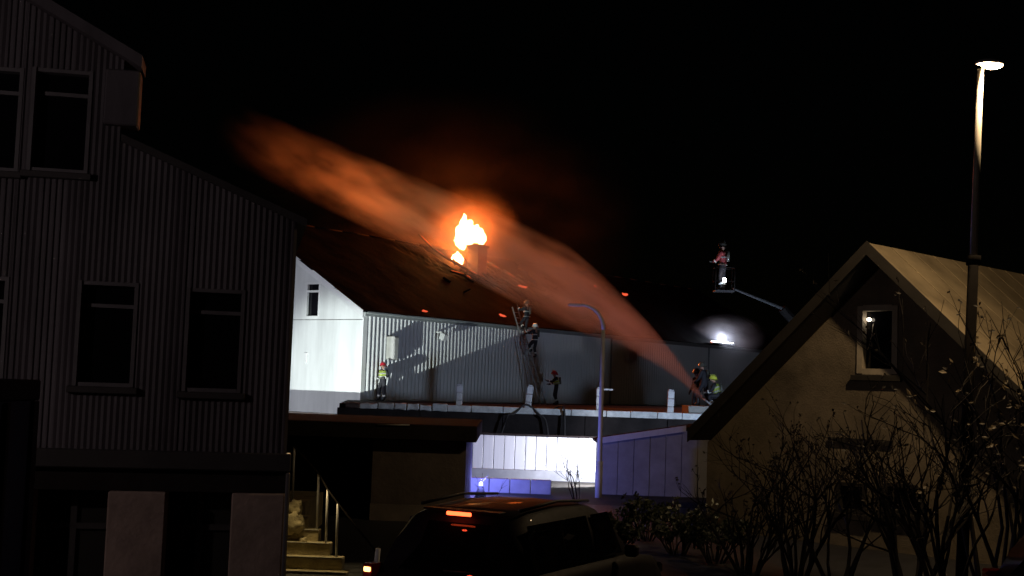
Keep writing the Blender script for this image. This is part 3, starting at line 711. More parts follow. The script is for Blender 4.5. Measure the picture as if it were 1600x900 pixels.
floodlight((-16.5, 50.0, 0.0), hall(0, 3.0, 3.5), W_FILL, (0.84, 0.86, 1.0), 'unseen floodlight on tripod added to fill the white gable', 66, 2.4, .5, size=.03, door=27.5)  # added lilac fill for the shaded foot of the gable
floodlight((3.15, 39.4, 0.0), (0.2, 41.6, 0.9), W_WORK, (0.86, 0.88, 1.0), 'assumed unseen portable work light on tripod between white wall and blue shed', 135, 0.75)  # hidden source assumed from the glare on the white wall
floodlight((8.6, 41.4, 0.0), (7.0, 60.0, 3.0), W_EDGE, (0.56, 0.72, 1.0), 'unseen floodlight on tripod added behind the tan house to brighten the yard edge', 165, 1.95, .25, .25)  # added bluish fill for kerb, posts and long wall
# blue lamp added on the road in place of emergency vehicle lights
hb = empty('added_blue_lamp', (-0.65, 34.6, 0.004), 0, 'small blue lamp added on the road in place of emergency vehicle lights', 'beacon')
tubeo('base', 'rubber', hb, [(0, 0, 0), (0, 0, .06), (0, 0, .3)], [.16, .14, .07], 12)
tubeo('lens', 'lamp_blue', hb, [(0, 0, .30), (0, 0, .38), (0, 0, .40)], [.06, .055, .02], 12)
light('beacon_light', 'POINT', (-0.65, 34.6, .55), W_BLUE, (0.22, 0.24, 1.0), hb, .06)

# ------------------------------------------------------------------ white panelled wall, blue-lit shed, garage
ww = empty('panel_wall', (0, 41.6, 0), 0, 'low white vertical panel wall glaring in the work light', 'wall')
xl, xr = -4.5, at_y(936, 715, 41.6).x
zt = at_y(830, 682, 41.6).z
npan = 22; step = (xr - xl) / npan
for i in range(npan):
    dy = random.uniform(0, .012)
    boxo('wall_panel', 'panel_white', ww, xl + i * step + .006, xl + (i + 1) * step - .006, dy, .06 + dy, .32, zt, .012)
boxo('plinth', 'panel_grey', ww, xl, xr, -.05, .12, 0, .315)
boxo('cap_rail', 'concrete_dark', ww, xl, xr - .01, -.05, .12, zt + .003, zt + .07, .01)
pl = empty('garden_wall', (0, 36.2, 0), 0, 'low pale garden wall washed blue in front of the white panels', 'wall')
a, b = -2.2, at_y(862, 750, 36.2).x
for i in range(6):
    s = (b - a) / 6; boxo('block', 'panel_grey', pl, a + i * s + .008, a + (i + 1) * s - .008, 0, .2, 0, .40, .015)

sh = empty('shed', (0, 37.0, 0), 0, 'grey panelled shed with sloping pale roof edge lit blue', 'shed')
sl = at_y(938, 690, 37.0); sr = at_y(1112, 700, 37.0)
zl = at_y(938, 686, 37.0).z; zr = at_y(1066, 668, 37.0).z; slope = (zr - zl) / (at_y(1066, 668, 37).x - sl.x)
npan = 7; step = (sr.x - sl.x) / npan
for i in range(npan):
    bm = bmesh.new(); xa, xb = sl.x + .06 + i * step + .008, sl.x + .06 + (i + 1) * step - .008
    dy = random.uniform(0, .02)
    vs = [bm.verts.new(c) for c in ((xa, dy, 0), (xb, dy, 0), (xb, dy, zl + slope * (xb - sl.x) - .13), (xa, dy, zl + slope * (xa - sl.x) - .13))]
    bm.faces.new(vs); r = bmesh.ops.extrude_face_region(bm, geom=bm.faces[:]); bmesh.ops.translate(bm, vec=(0, .07, 0), verts=[v for v in r['geom'] if isinstance(v, bmesh.types.BMVert)])
    build('wall_panel', bm, 'panel_grey', sh)
bm = bmesh.new()
zz = lambda x: zl + slope * (x - sl.x)
for (y0, y1, h0, h1_, nm, mm) in ((-.16, -.10, -.12, .05, 'roof_edge', 'panel_white'), (-.10, 1.9, -.10, -.02, 'roof', 'concrete_dark')):
    bm = bmesh.new(); xa, xb = sl.x - .1, sl.x + (sr.x - sl.x) * (.76 if nm == 'roof_edge' else 1.02)
    c8 = [bm.verts.new((x, y, zz(x) + h)) for x in (xa, xb) for y in (y0, y1) for h in (h0, h1_)]
    for f in ((0, 1, 3, 2), (4, 6, 7, 5), (0, 4, 5, 1), (2, 3, 7, 6), (0, 2, 6, 4), (1, 5, 7, 3)): bm.faces.new([c8[i] for i in f])
    build(nm, bm, mm, sh)
boxo('side_wall', 'panel_grey', sh, sl.x, sl.x + .055, 0, 1.75, 0, zl - .13)
boxo('side_wall', 'panel_grey', sh, sr.x + .07, sr.x + .13, 0, 1.75, 0, zz(sr.x) - .13)
boxo('back_wall', 'panel_grey', sh, sl.x + .06, sr.x + .06, 1.78, 1.84, 0, zl - .13)

GY = 28.0
g0 = at_y(581, 740, GY).x; g1 = at_y(727, 740, GY).x; gt = at_y(660, 664, GY).z
ga = empty('garage', (0, GY, 0), 0, 'dark flat-roofed garage with overhanging roof slab beside the stairs', 'garage')
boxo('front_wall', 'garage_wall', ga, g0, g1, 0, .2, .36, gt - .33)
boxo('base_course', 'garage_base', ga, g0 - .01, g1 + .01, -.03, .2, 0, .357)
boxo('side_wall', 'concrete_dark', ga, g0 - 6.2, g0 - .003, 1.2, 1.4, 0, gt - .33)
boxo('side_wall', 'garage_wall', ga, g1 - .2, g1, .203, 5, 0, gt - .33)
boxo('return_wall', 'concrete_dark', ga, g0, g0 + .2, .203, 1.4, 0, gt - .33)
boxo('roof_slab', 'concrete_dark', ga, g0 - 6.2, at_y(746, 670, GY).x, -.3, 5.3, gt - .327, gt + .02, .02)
tubeo('roof_edge_strip', 'galv', ga, [(at_y(590, 668, GY - .33).x, -.33, gt - .02), (at_y(640, 662, GY - .33).x, -.33, gt + .0)], .014)

# ------------------------------------------------------------------ street lamps
def swan_lamp():
    Yp = 38.0; b = at_y(935, 760, Yp); t_ = at_y(940, 520, Yp)
    o = empty('street_lamp', (b.x, Yp - 2.2, 0), 0, 'slim unlit grey street lamp with swan neck curving over the yard', 'street lamp', 'street lamps')
    Yp -= 2.2
    b = at_y(935.5, 760, Yp); top_ = at_y(906, 476, Yp); st = at_y(940, 515, Yp)
    h0 = st.z; hx = top_.x - b.x; pts = [(0, 0, 0), (0, 0, h0 * .5), (0, 0, h0)]
    dx = abs(hx); dz_ = top_.z - h0
    for k in range(1, 9):
        a = k / 8 * math.pi / 2; pts.append((-dx * (1 - math.cos(a)), 0, h0 + dz_ * math.sin(a) * (1.08 - .08 * k / 8)))
    o.location.x = b.x
    tubeo('pole', 'pole_grey', o, pts[:3], [.075, .065, .055], 10)
    tubeo('neck', 'pole_grey', o, pts[2:], [.055 - .002 * k for k in range(len(pts) - 2)], 10)
    tubeo('base_collar', 'pole_grey', o, [(0, 0, 0), (0, 0, 1.0)], .1, 10)
    bm = bmesh.new(); box(bm, -.02, .34, -.06, .06, -.05, .02, Matrix.Translation((pts[-1][0] - .3, 0, pts[-1][2])), .015); build('lamp_head', bm, 'pole_grey', o)
swan_lamp()
def tall_lamp():
    Yp = 21.0; t_ = at_y(1532, 108, Yp); b = at_y(1503, 800, Yp)
    o = empty('street_lamp', (b.x, Yp, 0), 0, 'tall lit street lamp glowing warm above the tan roof', 'street lamp', 'street lamps')
    z_ = t_.z; jx = t_.x - b.x; mid = at_y(1517, 405, Yp).z
    tubeo('pole', 'pole_dark', o, [(0, 0, 0), (jx * mid / z_, 0, mid)], [.10, .085], 12)  # lower pole: dark silhouette put into the colour
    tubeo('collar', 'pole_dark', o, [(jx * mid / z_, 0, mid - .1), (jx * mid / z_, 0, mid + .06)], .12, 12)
    tubeo('upper_pole', 'pole_lit', o, [(jx * mid / z_, 0, mid + .06), (jx, 0, z_)], [.062, .05], 12)
    # head: flat oval lantern reaching to one side
    bm = bmesh.new(); g = bmesh.ops.create_uvsphere(bm, u_segments=16, v_segments=8, radius=1)
    for v in bm.verts: v.co = Vector((v.co.x * .24 + .15 + jx, v.co.y * .12, max(v.co.z, -.15) * .085 + z_ + .10))
    build('lamp_hood', bm, 'galv', o, smooth=True)
    bm = bmesh.new(); g = bmesh.ops.create_uvsphere(bm, u_segments=16, v_segments=8, radius=1)
    for v in bm.verts: v.co = Vector((v.co.x * .19 + .19 + jx, v.co.y * .105, min(v.co.z, .2) * .075 + z_ + .082))
    build('lamp_lens', bm, 'lamp_lit', o, smooth=True)
    light('lamp_light', 'POINT', (b.x + jx + .19, Yp - .02, z_ - .06), W_LAMP * 1.0, C_SODIUM, o, .08)
    return o
tall_lamp()
def assumed_street_lamp():
    o = empty('street_lamp', (-10.9, 8.5, 0), 0, 'shorter lit street lamp assumed out of view beside the dark navy truck', 'street lamp', 'street lamps')  # lamp out of view, assumed from lit left-facing reveals
    tubeo('pole', 'galv', o, [(0, 0, 0), (0, 0, 5.6)], [.09, .06], 10)
    boxo('lamp_head', 'galv', o, -.1, .7, -.1, .1, 5.6, 5.72, .02)
    boxo('lamp_lens', 'lamp_lit', o, .2, .65, -.08, .08, 5.56, 5.597)
    light('lamp_light', 'POINT', (-10.5, 8.5, 5.4), W_LAMP2, (1.0, 0.80, 0.80), o, .15)
assumed_street_lamp()

# ------------------------------------------------------------------ LEFT BUILDING
BY = 17.4
BA = R(11.5); PR = at_y(455, 560, BY); PR.z = 0
be = Vector((math.cos(BA), math.sin(BA), 0)); bn = Vector((-math.sin(BA), math.cos(BA), 0))
lb = empty('corner_building', PR, BA, 'dark corrugated building with shop openings and tall windows beside the stairs', 'building')
def bxz(px, py):
    p = on_plane(px, py, PR, bn); return (p - PR).dot(be), p.z
xR = bxz(455, 560)[0]; xL = xR - 8.5
zled = bxz(262, 718)[1]
ex, ez = bxz(222, 150)
apx, apz = bxz(60, 0)                     # a point on the upper verge
vx, vz = bxz(205, 88)
k1 = (apz - vz) / (vx - apx)              # steep upper verge
r0x, r0z = bxz(188, 222); r1x, r1z = bxz(456, 345)
k2 = (r0z - r1z) / (r1x - r0x)            # lower catslide
xs1 = r0x
def topz(x): return (vz - .12) + (vx - x) * k1 if x < xs1 else r0z + (r0x - x) * k2
wins = []
for cx, cy_ in ((95, 190), (-14, 186), (166, 522), (334, 532), (-38, 514)):
    x_, z_ = bxz(cx, cy_); wins.append((x_ - .385, x_ + .385, z_ - .69, z_ + .69))
cor_p = .078
def corr_strip(x0, x1, z0, z1f, z1=None):
    bm = bmesh.new(); n_ = max(1, int(round((x1 - x0) / (cor_p / 4)))); low = []; hi = []
    for i in range(n_ + 1):
        x = x0 + (x1 - x0) * i / n_; ph = (x / cor_p) % 1
        y = -.055 - .02 * (1 if .2 < ph < .55 else 0 if ph > .75 else .5)
        zt_ = z1 if z1 is not None else z1f(x)
        low.append(bm.verts.new((x, y, z0))); hi.append(bm.verts.new((x, y, zt_)))
    for i in range(n_): bm.faces.new((low[i], low[i + 1], hi[i + 1], hi[i]))
    return bm
xcuts = sorted(set([xL, xs1, xR] + [w_[0] for w_ in wins if w_[0] > xL] + [w_[1] for w_ in wins]))
full = []
for a, b in zip(xcuts, xcuts[1:]):
    n_ = max(1, int(round((b - a) / 1.0)))
    for i in range(n_): full.append((a + (b - a) * i / n_, a + (b - a) * (i + 1) / n_))
for a, b in full:
    if b - a < .01: continue
    mid = (a + b) / 2; ops = sorted([w_ for w_ in wins if w_[0] - .001 < mid < w_[1] + .001], key=lambda w_: w_[2])
    z = zled + .12
    for o_ in ops:
        if o_[2] - z > .05: build('cladding_sheet', corr_strip(a, b - .003, z, None, o_[2]), 'corr_steel', lb)
        z = o_[3]
    build('cladding_sheet', corr_strip(a, b - .003, z, topz), 'corr_steel', lb)
# solid core behind, windows
bm = bmesh.new()
outline = [(xL, zled), (xR, zled), (xR, topz(xR) - .02), (xs1 + .001, topz(xs1 + .001) - .02), (xs1, topz(xs1) - .02), (xL, topz(xL) - .02)]
f_ = [bm.verts.new((x, .25, z)) for x, z in outline]; g_ = [bm.verts.new((x, 7.0, z)) for x, z in outline]
bm.faces.new(f_); bm.faces.new(g_[::-1])
for i in range(len(outline)):
    j = (i + 1) % len(outline); bm.faces.new((f_[i], g_[i], g_[j], f_[j]))
build('inner_wall', bm, 'interior', lb)
boxo('end_wall', 'corr_steel', lb, xR - .03, xR, -.05, 7.0, zled + .12, topz(xR) - .03)
for (a, b, c_, d) in wins:
    wv = boxo('window', 'dark_glass', lb, a + .05, b - .05, .10, .115, c_ + .05, d - .05)
    for q in ((a, a + .05, -.085, .14, c_, d), (b - .05, b, -.085, .14, c_, d), (a + .053, b - .053, -.06, .14, c_, c_ + .05), (a + .053, b - .053, -.06, .14, d - .05, d), (a + .053, b - .053, .05, .13, d - .34, d - .29)):
        boxo('window_frame', 'frame_grey', wv, *q)
    boxo('window_sill', 'trim_dark', wv, a - .06, b + .06, -.16, -.02, c_ - .09, c_ - .003, .01)
# roof slabs: verge pieces with overhang
def slab(name, x0, z0, x1, z1, y0, y1, th, mm):
    bm = bmesh.new(); vs = [bm.verts.new((x, y, z + h)) for (x, z) in ((x0, z0), (x1, z1)) for y in (y0, y1) for h in (0, th)]
    for f in ((0, 1, 3, 2), (4, 6, 7, 5), (0, 4, 5, 1), (2, 3, 7, 6), (0, 2, 6, 4), (1, 5, 7, 3)): bm.faces.new([vs[i] for i in f])
    return build(name, bm, mm, lb)
slab('verge', xL - 1, topz(xL - 1), ex, topz(xs1 - .01) - (ex - xs1) * k1 + .0, -.3, .35, .16, 'corr_steel')
slab('roof', xs1 + .02, topz(xs1 + .02), xR + .12, topz(xR + .12), -.14, 7.1, .10, 'trim_dark')
ea = boxo('eave_box', 'corr_steel', lb, bxz(166, 150)[0], ex - .02, -.20, .2, bxz(200, 200)[1], (vz - .12) + (vx - ex) * k1 - .02, .02)
# ledge and lower storey with openings
boxo('ledge', 'trim_dark', lb, xL, xR + .06, -.16, .1, zled - .12, zled + .12, .015)
pil = [(bxz(167, 820)[0], bxz(258, 820)[0]), (bxz(360, 820)[0], xR), (xL, bxz(60, 820)[0] - .1)]
for (a, b) in pil:
    boxo('pillar', 'render_brown', lb, a, b, -.10, .55, 0, zled - .42, .02)
boxo('lintel', 'concrete_dark', lb, xL, xR, -.02, .5, zled - .417, zled - .123)
for a, b in ((pil[2][1], pil[0][0]), (pil[0][1], pil[1][0])):
    dr = boxo('shop_door', 'interior', lb, a, b, .50, .54, 0.05, zled - .42)
    boxo('door_rail', 'trim_dark', dr, a, b, .44, .497, .9, .98)
    boxo('door_stile', 'trim_dark', dr, (a + b) / 2 - .04, (a + b) / 2 + .04, .44, .495, .05, zled - .42)
boxo('downpipe', 'frame_grey', lb, xR - .001, xR + .06, -.14, -.08, .05, zled - .13, .02)

# ------------------------------------------------------------------ stairs with railing
st = empty('outdoor_stairs', (0, 20.0, 0), 0, 'pale concrete stairs climbing beside the corrugated building', 'stairs')
rows = [(896, 541), (873, 535), (850, 516), (829, 498), (808, 482), (788, 466)]
yy = 20.0; xl_ = at_y(436, 850, 20).x; post_pts = []
for i, (py, pxr) in enumerate(rows):
    p = at_y(pxr, py, yy)
    bm = bmesh.new(); box(bm, xl_ - 1.2, p.x, i * .28, i * .28 + .32, p.z - .20, p.z, None, .012)
    stp = build('step', bm, 'stone_warm', st)
    boxo('nosing', 'concrete_pale', stp, xl_ - 1.2, p.x + .003, i * .28 - .012, i * .28 + .03, p.z + .002, p.z + .012)
    post_pts.append(Vector((p.x - .03, i * .28 + .1, p.z)))
    yy += .28
boxo('landing', 'stone_warm', st, xl_ - 1.2, at_y(476, 785, 21.8).x, 1.9, 4.0, post_pts[-1].z - .6, post_pts[-1].z - .003)
rl = empty('stair_railing', (0, 20.0, 0), 0, 'slim metal railing with bare posts along the concrete stairs', 'railing')
hts = []
for i, (px, pt, pb, Yp) in enumerate(((527, 787, 873, 20.35), (511, 765, 851, 20.63), (497, 740, 829, 20.91), (459, 698, 786, 21.6))):
    b = at_y(px - 2, pb, Yp); t_ = at_y(px + 1, pt, Yp)
    tubeo('post', 'galv', rl, [Vector((b.x, Yp - 20, b.z)), Vector((t_.x, Yp - 20, t_.z))], .02, 8); hts.append(Vector((t_.x, Yp - 20, t_.z)))
e_ = at_y(588, 862, 19.6)
tubeo('handrail', 'pole_dark', rl, [Vector((e_.x, -.4, e_.z))] + hts, .016, 8)
for i, (px, py, r_) in enumerate(((461, 797, .13), (458, 818, .15), (474, 846, .05))):
    p = at_y(px, py, 20.9 - i * .1); bm = bmesh.new(); rounded_blob(bm, (0, 0, 0), r_, 3, .5, i * 4.1, (1.1, .8, 1.2))
    o = build('boulder', bm, 'stone_warm', None, p, True); tag(o, ['upper rounded boulder on the stairs against the corrugated building', 'broad boulder on the stairs below the upper one', 'fist-sized stone lying on a stair tread'][i], 'stone', 'stones on the stairs')
pb = empty('bollard', (at_y(586, 880, 15.2).x, 15.2, 0), 0, 'slim pale bollard between the stairs and the dark car', 'bollard')
tubeo('post', 'post_white', pb, [(0, 0, 0), (.01, 0, .75), (.03, 0, at_y(588, 857, 15.2).z)], [.04, .035, .03], 10)
tubeo('foot_plate', 'galv', pb, [(0, 0, 0), (0, 0, .03)], .09, 12)

sp_ = PR + bn * 3.0 + be * .05; sp_.z = 2.35
sw = empty('added_bulkhead_lamp', sp_, BA, 'small unseen warm bulkhead lamp added on the end wall to light the stairs', 'lamp')  # unseen lamp added to light the stairs yellow
boxo('housing', 'trim_dark', sw, -.04, .0, -.09, .09, -.06, .06, .01)
boxo('lens', 'lamp_lit', sw, .003, .03, -.07, .07, -.045, .045, .01)
light('added_bulkhead_glow', 'SPOT', sp_ + be * .06, W_STAIR, (1.0, 0.74, 0.34), sw, .06, sp_ + Vector((.55, -.9, -1.3)), 120, .5)

# ------------------------------------------------------------------ CARS
def make_car(label, loc, heading, paint, lit=True, scale=1.0):
    o = empty('parked_car', loc, heading, label, 'car', 'parked cars'); o.scale = (scale,) * 3
    Lc = 4.55; W = .92                                   # local y forward from rear bumper
    def loft(rows, m_, name, par, smooth=True, close=True):
        bm = bmesh.new(); rr_ = [[bm.verts.new(p) for p in row] for row in rows]; n_ = len(rows[0])
        for a, b in zip(rr_, rr_[1:]):
            for k in range(n_ - (0 if close else 1)): bm.faces.new((a[k], a[(k + 1) % n_], b[(k + 1) % n_], b[k]))
        if close: bm.faces.new(rr_[0][::-1]); bm.faces.new(rr_[-1])
        ob = build(name, bm, m_, par, smooth=smooth)
        return ob
    # lower body: section = rounded hull
    def sec(y, hw, zb, zt_, tuck=.08):
        return [(-hw + .10, y, zb), (hw - .10, y, zb), (hw, y, zb + .14), (hw + .01, y, (zb + zt_) / 2), (hw - tuck * .3, y, zt_ - .12), (hw - tuck, y, zt_), (0, y, zt_ + .025), (-hw + tuck, y, zt_), (-hw + tuck * .3, y, zt_ - .12), (-hw - .01, y, (zb + zt_) / 2), (-hw, y, zb + .14)]
    body = loft([sec(0, W - .14, .42, .84), sec(.05, W - .05, .34, .95), sec(.16, W - .01, .30, 1.0), sec(.7, W, .28, 1.03), sec(1.6, W, .28, 1.02), sec(2.8, W, .28, 1.0), sec(3.35, W, .28, .98), sec(4.0, W - .03, .30, .90), sec(4.4, W - .10, .34, .78), sec(Lc, W - .25, .42, .62)], paint, 'body', o)
    # greenhouse
    def gs(y, hw, z): return y, hw, z
    base = [(.10, .80), (.6, .83), (1.5, .84), (2.5, .83), (3.4, .76)]
    topl = [(.42, .60, 1.60), (.8, .64, 1.655), (1.5, .66, 1.68), (2.2, .65, 1.66), (2.62, .60, 1.60)]
    rows = []
    for (yb, hb_), (yt, ht, zt_) in zip(base, topl):
        rows.append([(-hb_, yb, .98), (-(hb_ + ht) / 2 - .015, (yb + yt) / 2, (.98 + zt_) / 2 + .02), (-ht, yt, zt_ - .04), (-ht + .10, yt, zt_), (0, yt, zt_ + .02), (ht - .10, yt, zt_), (ht, yt, zt_ - .04), ((hb_ + ht) / 2 + .015, (yb + yt) / 2, (.98 + zt_) / 2 + .02), (hb_, yb, .98)])
    gh = loft(rows, paint, 'cabin', o, True, True)
    # glass: curved panels just proud of the cabin
    def panel(fn, nu, nv, name, m_, par):
        bm = bmesh.new(); g = [[bm.verts.new(fn(i / nu, j / nv)) for j in range(nv + 1)] for i in range(nu + 1)]
        for i in range(nu):
            for j in range(nv): bm.faces.new((g[i][j], g[i + 1][j], g[i + 1][j + 1], g[i][j + 1]))
        bmesh.ops.solidify(bm, geom=bm.faces[:], thickness=.008)
        return build(name, bm, m_, par, smooth=True)
    def rearf(u, v):
        f = .08 + .84 * v; hw = (.80 + (.60 - .80) * f) * .92; x_ = (u * 2 - 1) * hw
        return (x_, .10 + .32 * f - .035 + .05 * (u * 2 - 1) ** 2, .98 + .60 * f + .0 + .0)
    rg = panel(rearf, 10, 5, 'rear_window', 'car_glass', o)
    tubeo('wiper', 'car_plastic', rg, [(0, .07, 1.06), (.38, .06, 1.07)], .012, 5)
    def frontf(u, v):
        f = .05 + .9 * v; hw = (.76 + (.60 - .76) * f) * .93; x_ = (u * 2 - 1) * hw
        return (x_, 3.4 - .78 * f + .04 - .07 * (u * 2 - 1) ** 2, .98 + .62 * f)
    panel(frontf, 10, 5, 'windscreen', 'car_glass', o)
    for s in (-1, 1):
        for (y0, y1) in ((.45, 1.2), (1.27, 2.15), (2.22, 2.95)):
            def sidef(u, v, s=s, y0=y0, y1=y1):
                f = .1 + .74 * v; y_ = y0 + (y1 - y0) * u; yy_ = y_ + (.12 if y0 < 1 else (-.25 * (u if y0 > 2 else .25) if y0 > 1 else 0)) * f
                hw = .835 + (.655 - .835) * f + .028
                return (s * hw, yy_, .98 + .66 * f)
            panel(sidef, 4, 4, 'side_window', 'car_glass', o)
        tl = boxo('tail_light', 'tail_red', o, s * .86 - .09, s * .86 + .05, -.012, .22, .78, 1.06, .02)
        boxo('indicator', 'tail_amber' if (lit and s < 0) else 'tail_red', tl, s * .87 - .05, s * .87 + .035, -.03, -.013, .98, 1.03, .008)
        hl = boxo('headlight', 'car_glass', o, s * .66 - .14, s * .66 + .14, 4.32, 4.5, .62, .76, .03)
        mr_ = boxo('door_mirror', paint, o, s * .93 - .0, s * 1.09, 2.75, 2.87, 1.02, 1.16, .03) if s > 0 else boxo('door_mirror', paint, o, -1.09, -.93, 2.75, 2.87, 1.02, 1.16, .03)
        tubeo('roof_rail', 'car_plastic', o, [(s * .60, .6, 1.68), (s * .61, 1.5, 1.73), (s * .60, 2.4, 1.68)], .018, 6)
        for yw in (.85, 3.55):
            wh = empty('wheel', (0, 0, 0)); wh.parent = o; wh.location = (s * .84, yw, .33)
            bm = bmesh.new(); n_ = 24; prof_ = [(-.11, .22), (-.115, .29), (-.09, .33), (.09, .33), (.115, .29), (.11, .22)]
            rr_ = [[bm.verts.new((px_, math.cos(2 * math.pi * k / n_) * pr_, math.sin(2 * math.pi * k / n_) * pr_)) for k in range(n_)] for px_, pr_ in prof_]
            for a, b in zip(rr_, rr_[1:]):
                for k in range(n_): bm.faces.new((a[k], a[(k + 1) % n_], b[(k + 1) % n_], b[k]))
            build('tyre', bm, 'rubber', wh, smooth=True)
            bm = bmesh.new(); tube(bm, [(-.09, 0, 0), (.09, 0, 0)], .05, 12)
            for k in range(5):
                a = k * 2 * math.pi / 5; tube(bm, [(s * .08, 0, 0), (s * .095, math.cos(a) * .215, math.sin(a) * .215)], [.04, .03], 6)
            tube(bm, [(-.1, 0, 0), (.02, 0, 0)], .218, 20); build('rim', bm, 'alloy', wh)
    bl = boxo('brake_light', 'brake_red', o, -.15, .15, .345, .372, 1.605, 1.645, .01)
    boxo('spoiler', paint, o, -.46, .46, .38, .55, 1.646, 1.664, .008)
    boxo('rear_bumper', 'car_plastic', o, -.80, .80, -.06, .06, .36, .60, .04)
    boxo('number_plate', 'plate', o, -.26, .26, -.075, -.062, .66, .77) if False else boxo('number_plate', 'car_plastic', o, -.26, .26, -.03, -.012, .70, .81, .004)
    boxo('tailgate_trim', 'alloy', o, -.3, .3, -.028, -.008, .845, .865, .005)
    if lit:
        light('brake_glow', 'POINT', (0, .25, 1.64), 1.2, (1.0, 0.08, 0.03), None, .03).parent = o
    return o
cp = at_y(690, 860, 13.6)
make_car('dark suv with lit red brake light parked beyond the pale bollard', (cp.x, 13.4, 0.004), -R(27), 'car_paint')
make_car('black car under the tall lit street lamp in front of the tan house', (6.2, 15.0, 0.004), -R(66), 'car_paint_red', False, 0.93)

# ------------------------------------------------------------------ box truck at the edge of the frame
tk = empty('box_truck', (-3.3, 9.0, 0.004), 0, 'dark navy box truck parked in front of the corrugated building', 'truck')
tz = at_y(60, 597, 9.0).z
boxo('cargo_box', 'navy', tk, -2.25, 0, -4.6, 0, .75, tz, .03)
boxo('roof_edge', 'navy_trim', tk, -2.27, .02, -4.62, .02, tz - .13, tz + .012, .01)
for y in (-.55, -1.6, -2.65, -3.7): boxo('side_rib', 'navy_trim', tk, .002, .03, y - .03, y + .03, .76, tz - .14, .005)
for y in (-.04, -4.56): boxo('corner_post', 'navy_trim', tk, -.03, .022, y - .05, y + .05, .74, tz - .135, .005)
boxo('side_skirt', 'navy_trim', tk, -.1, .0, -3.6, -1.2, .35, .73, .01)
boxo('chassis', 'navy_trim', tk, -1.7, -.5, -6.2, -.05, .45, .73)
bm = bmesh.new(); box(bm, -2.15, -.1, -6.4, -4.72, .5, 2.15, None, .12); build('cab', bm, 'navy', tk)
for xw in (-.25, -2.0):
    for yw in (-1.0, -5.6):
        bm = bmesh.new(); tube(bm, [(xw - .12, yw, .42), (xw + .12, yw, .42)], .42, 20); build('wheel', bm, 'rubber', tk)

# ------------------------------------------------------------------ RIGHT HOUSE
TH = R(45); hr = Vector((math.sin(TH), math.cos(TH), 0)); hg = Vector((math.cos(TH), -math.sin(TH), 0))   # ridge dir, gable dir (to the lit side)
ap = at_y(1355, 379, 25.0)
ho = empty('gabled_house', (0, 0, 0), 0, 'small tan gabled house with broad lit roof behind bare shrubs', 'house')
OV = .85
HMx = Matrix(((hr.x, hg.x, 0, ap.x), (hr.y, hg.y, 0, ap.y), (0, 0, 1, 0), (0, 0, 0, 1)))    # local (ridge, gable, z); verge at ridge 0, wall at OV
PK = math.tan(R(42.5)); zr_ = ap.z; HWd = 4.35
def hbx(name, m_, a0, a1, b0, b1, z0, z1, bev=0.0, parent=None): return boxo(name, m_, parent or ho, a0, a1, b0, b1, z0, z1, bev, HMx)
TR = .16
def rzz(b): return zr_ - abs(b) * PK
for s, nm in ((1, 'roof'), (-1, 'roof')):
    bm = bmesh.new(); bot_b = HWd + .35 if s > 0 else HWd - .1
    vs = []
    for a in (0, 12.0):
        for b, dz in ((0, 0), (s * bot_b, 0), (s * bot_b, -TR), (0, -TR)): vs.append(bm.verts.new((a, b, rzz(b) + dz)))
    for f in ((0, 1, 2, 3), (7, 6, 5, 4), (0, 4, 5, 1), (1, 5, 6, 2), (2, 6, 7, 3), (3, 7, 4, 0)): bm.faces.new([vs[i] for i in f])
    bmesh.ops.transform(bm, matrix=HMx, verts=bm.verts[:]); rf = build('roof', bm, 'house_roof', ho)
    for i in range(14):                                   # standing seams
        a = .06 + i * .88
        bm = bmesh.new(); tube(bm, [(a, s * .02, rzz(.02) + .012), (a, s * bot_b, rzz(bot_b) + .012)], .009, 4)
        bmesh.ops.transform(bm, matrix=HMx, verts=bm.verts[:]); build('roof_seam', bm, 'house_roof', rf)
    # barge board
    bm = bmesh.new(); vs = []
    for a in (-.035, -.003):
        for b, dz in ((0, .03), (s * bot_b, .03), (s * bot_b, -.24), (0, -.24)): vs.append(bm.verts.new((a, b, rzz(b) + dz)))
    for f in ((0, 1, 2, 3), (7, 6, 5, 4), (0, 4, 5, 1), (1, 5, 6, 2), (2, 6, 7, 3), (3, 7, 4, 0)): bm.faces.new([vs[i] for i in f])
    bmesh.ops.transform(bm, matrix=HMx, verts=bm.verts[:]); build('barge_board', bm, 'house_dark', ho)
    bm = bmesh.new(); vs = []
    for a in (.002, OV - .004):
        for b, dz in ((s * .04, -TR - .006), (s * bot_b, -TR - .006), (s * bot_b, -TR - .04), (s * .04, -TR - .04)): vs.append(bm.verts.new((a, b, rzz(b) + dz)))
    for f in ((0, 1, 2, 3), (7, 6, 5, 4), (0, 4, 5, 1), (1, 5, 6, 2), (2, 6, 7, 3), (3, 7, 4, 0)): bm.faces.new([vs[i] for i in f])
    bmesh.ops.transform(bm, matrix=HMx, verts=bm.verts[:]); build('soffit', bm, 'house_dark', ho)
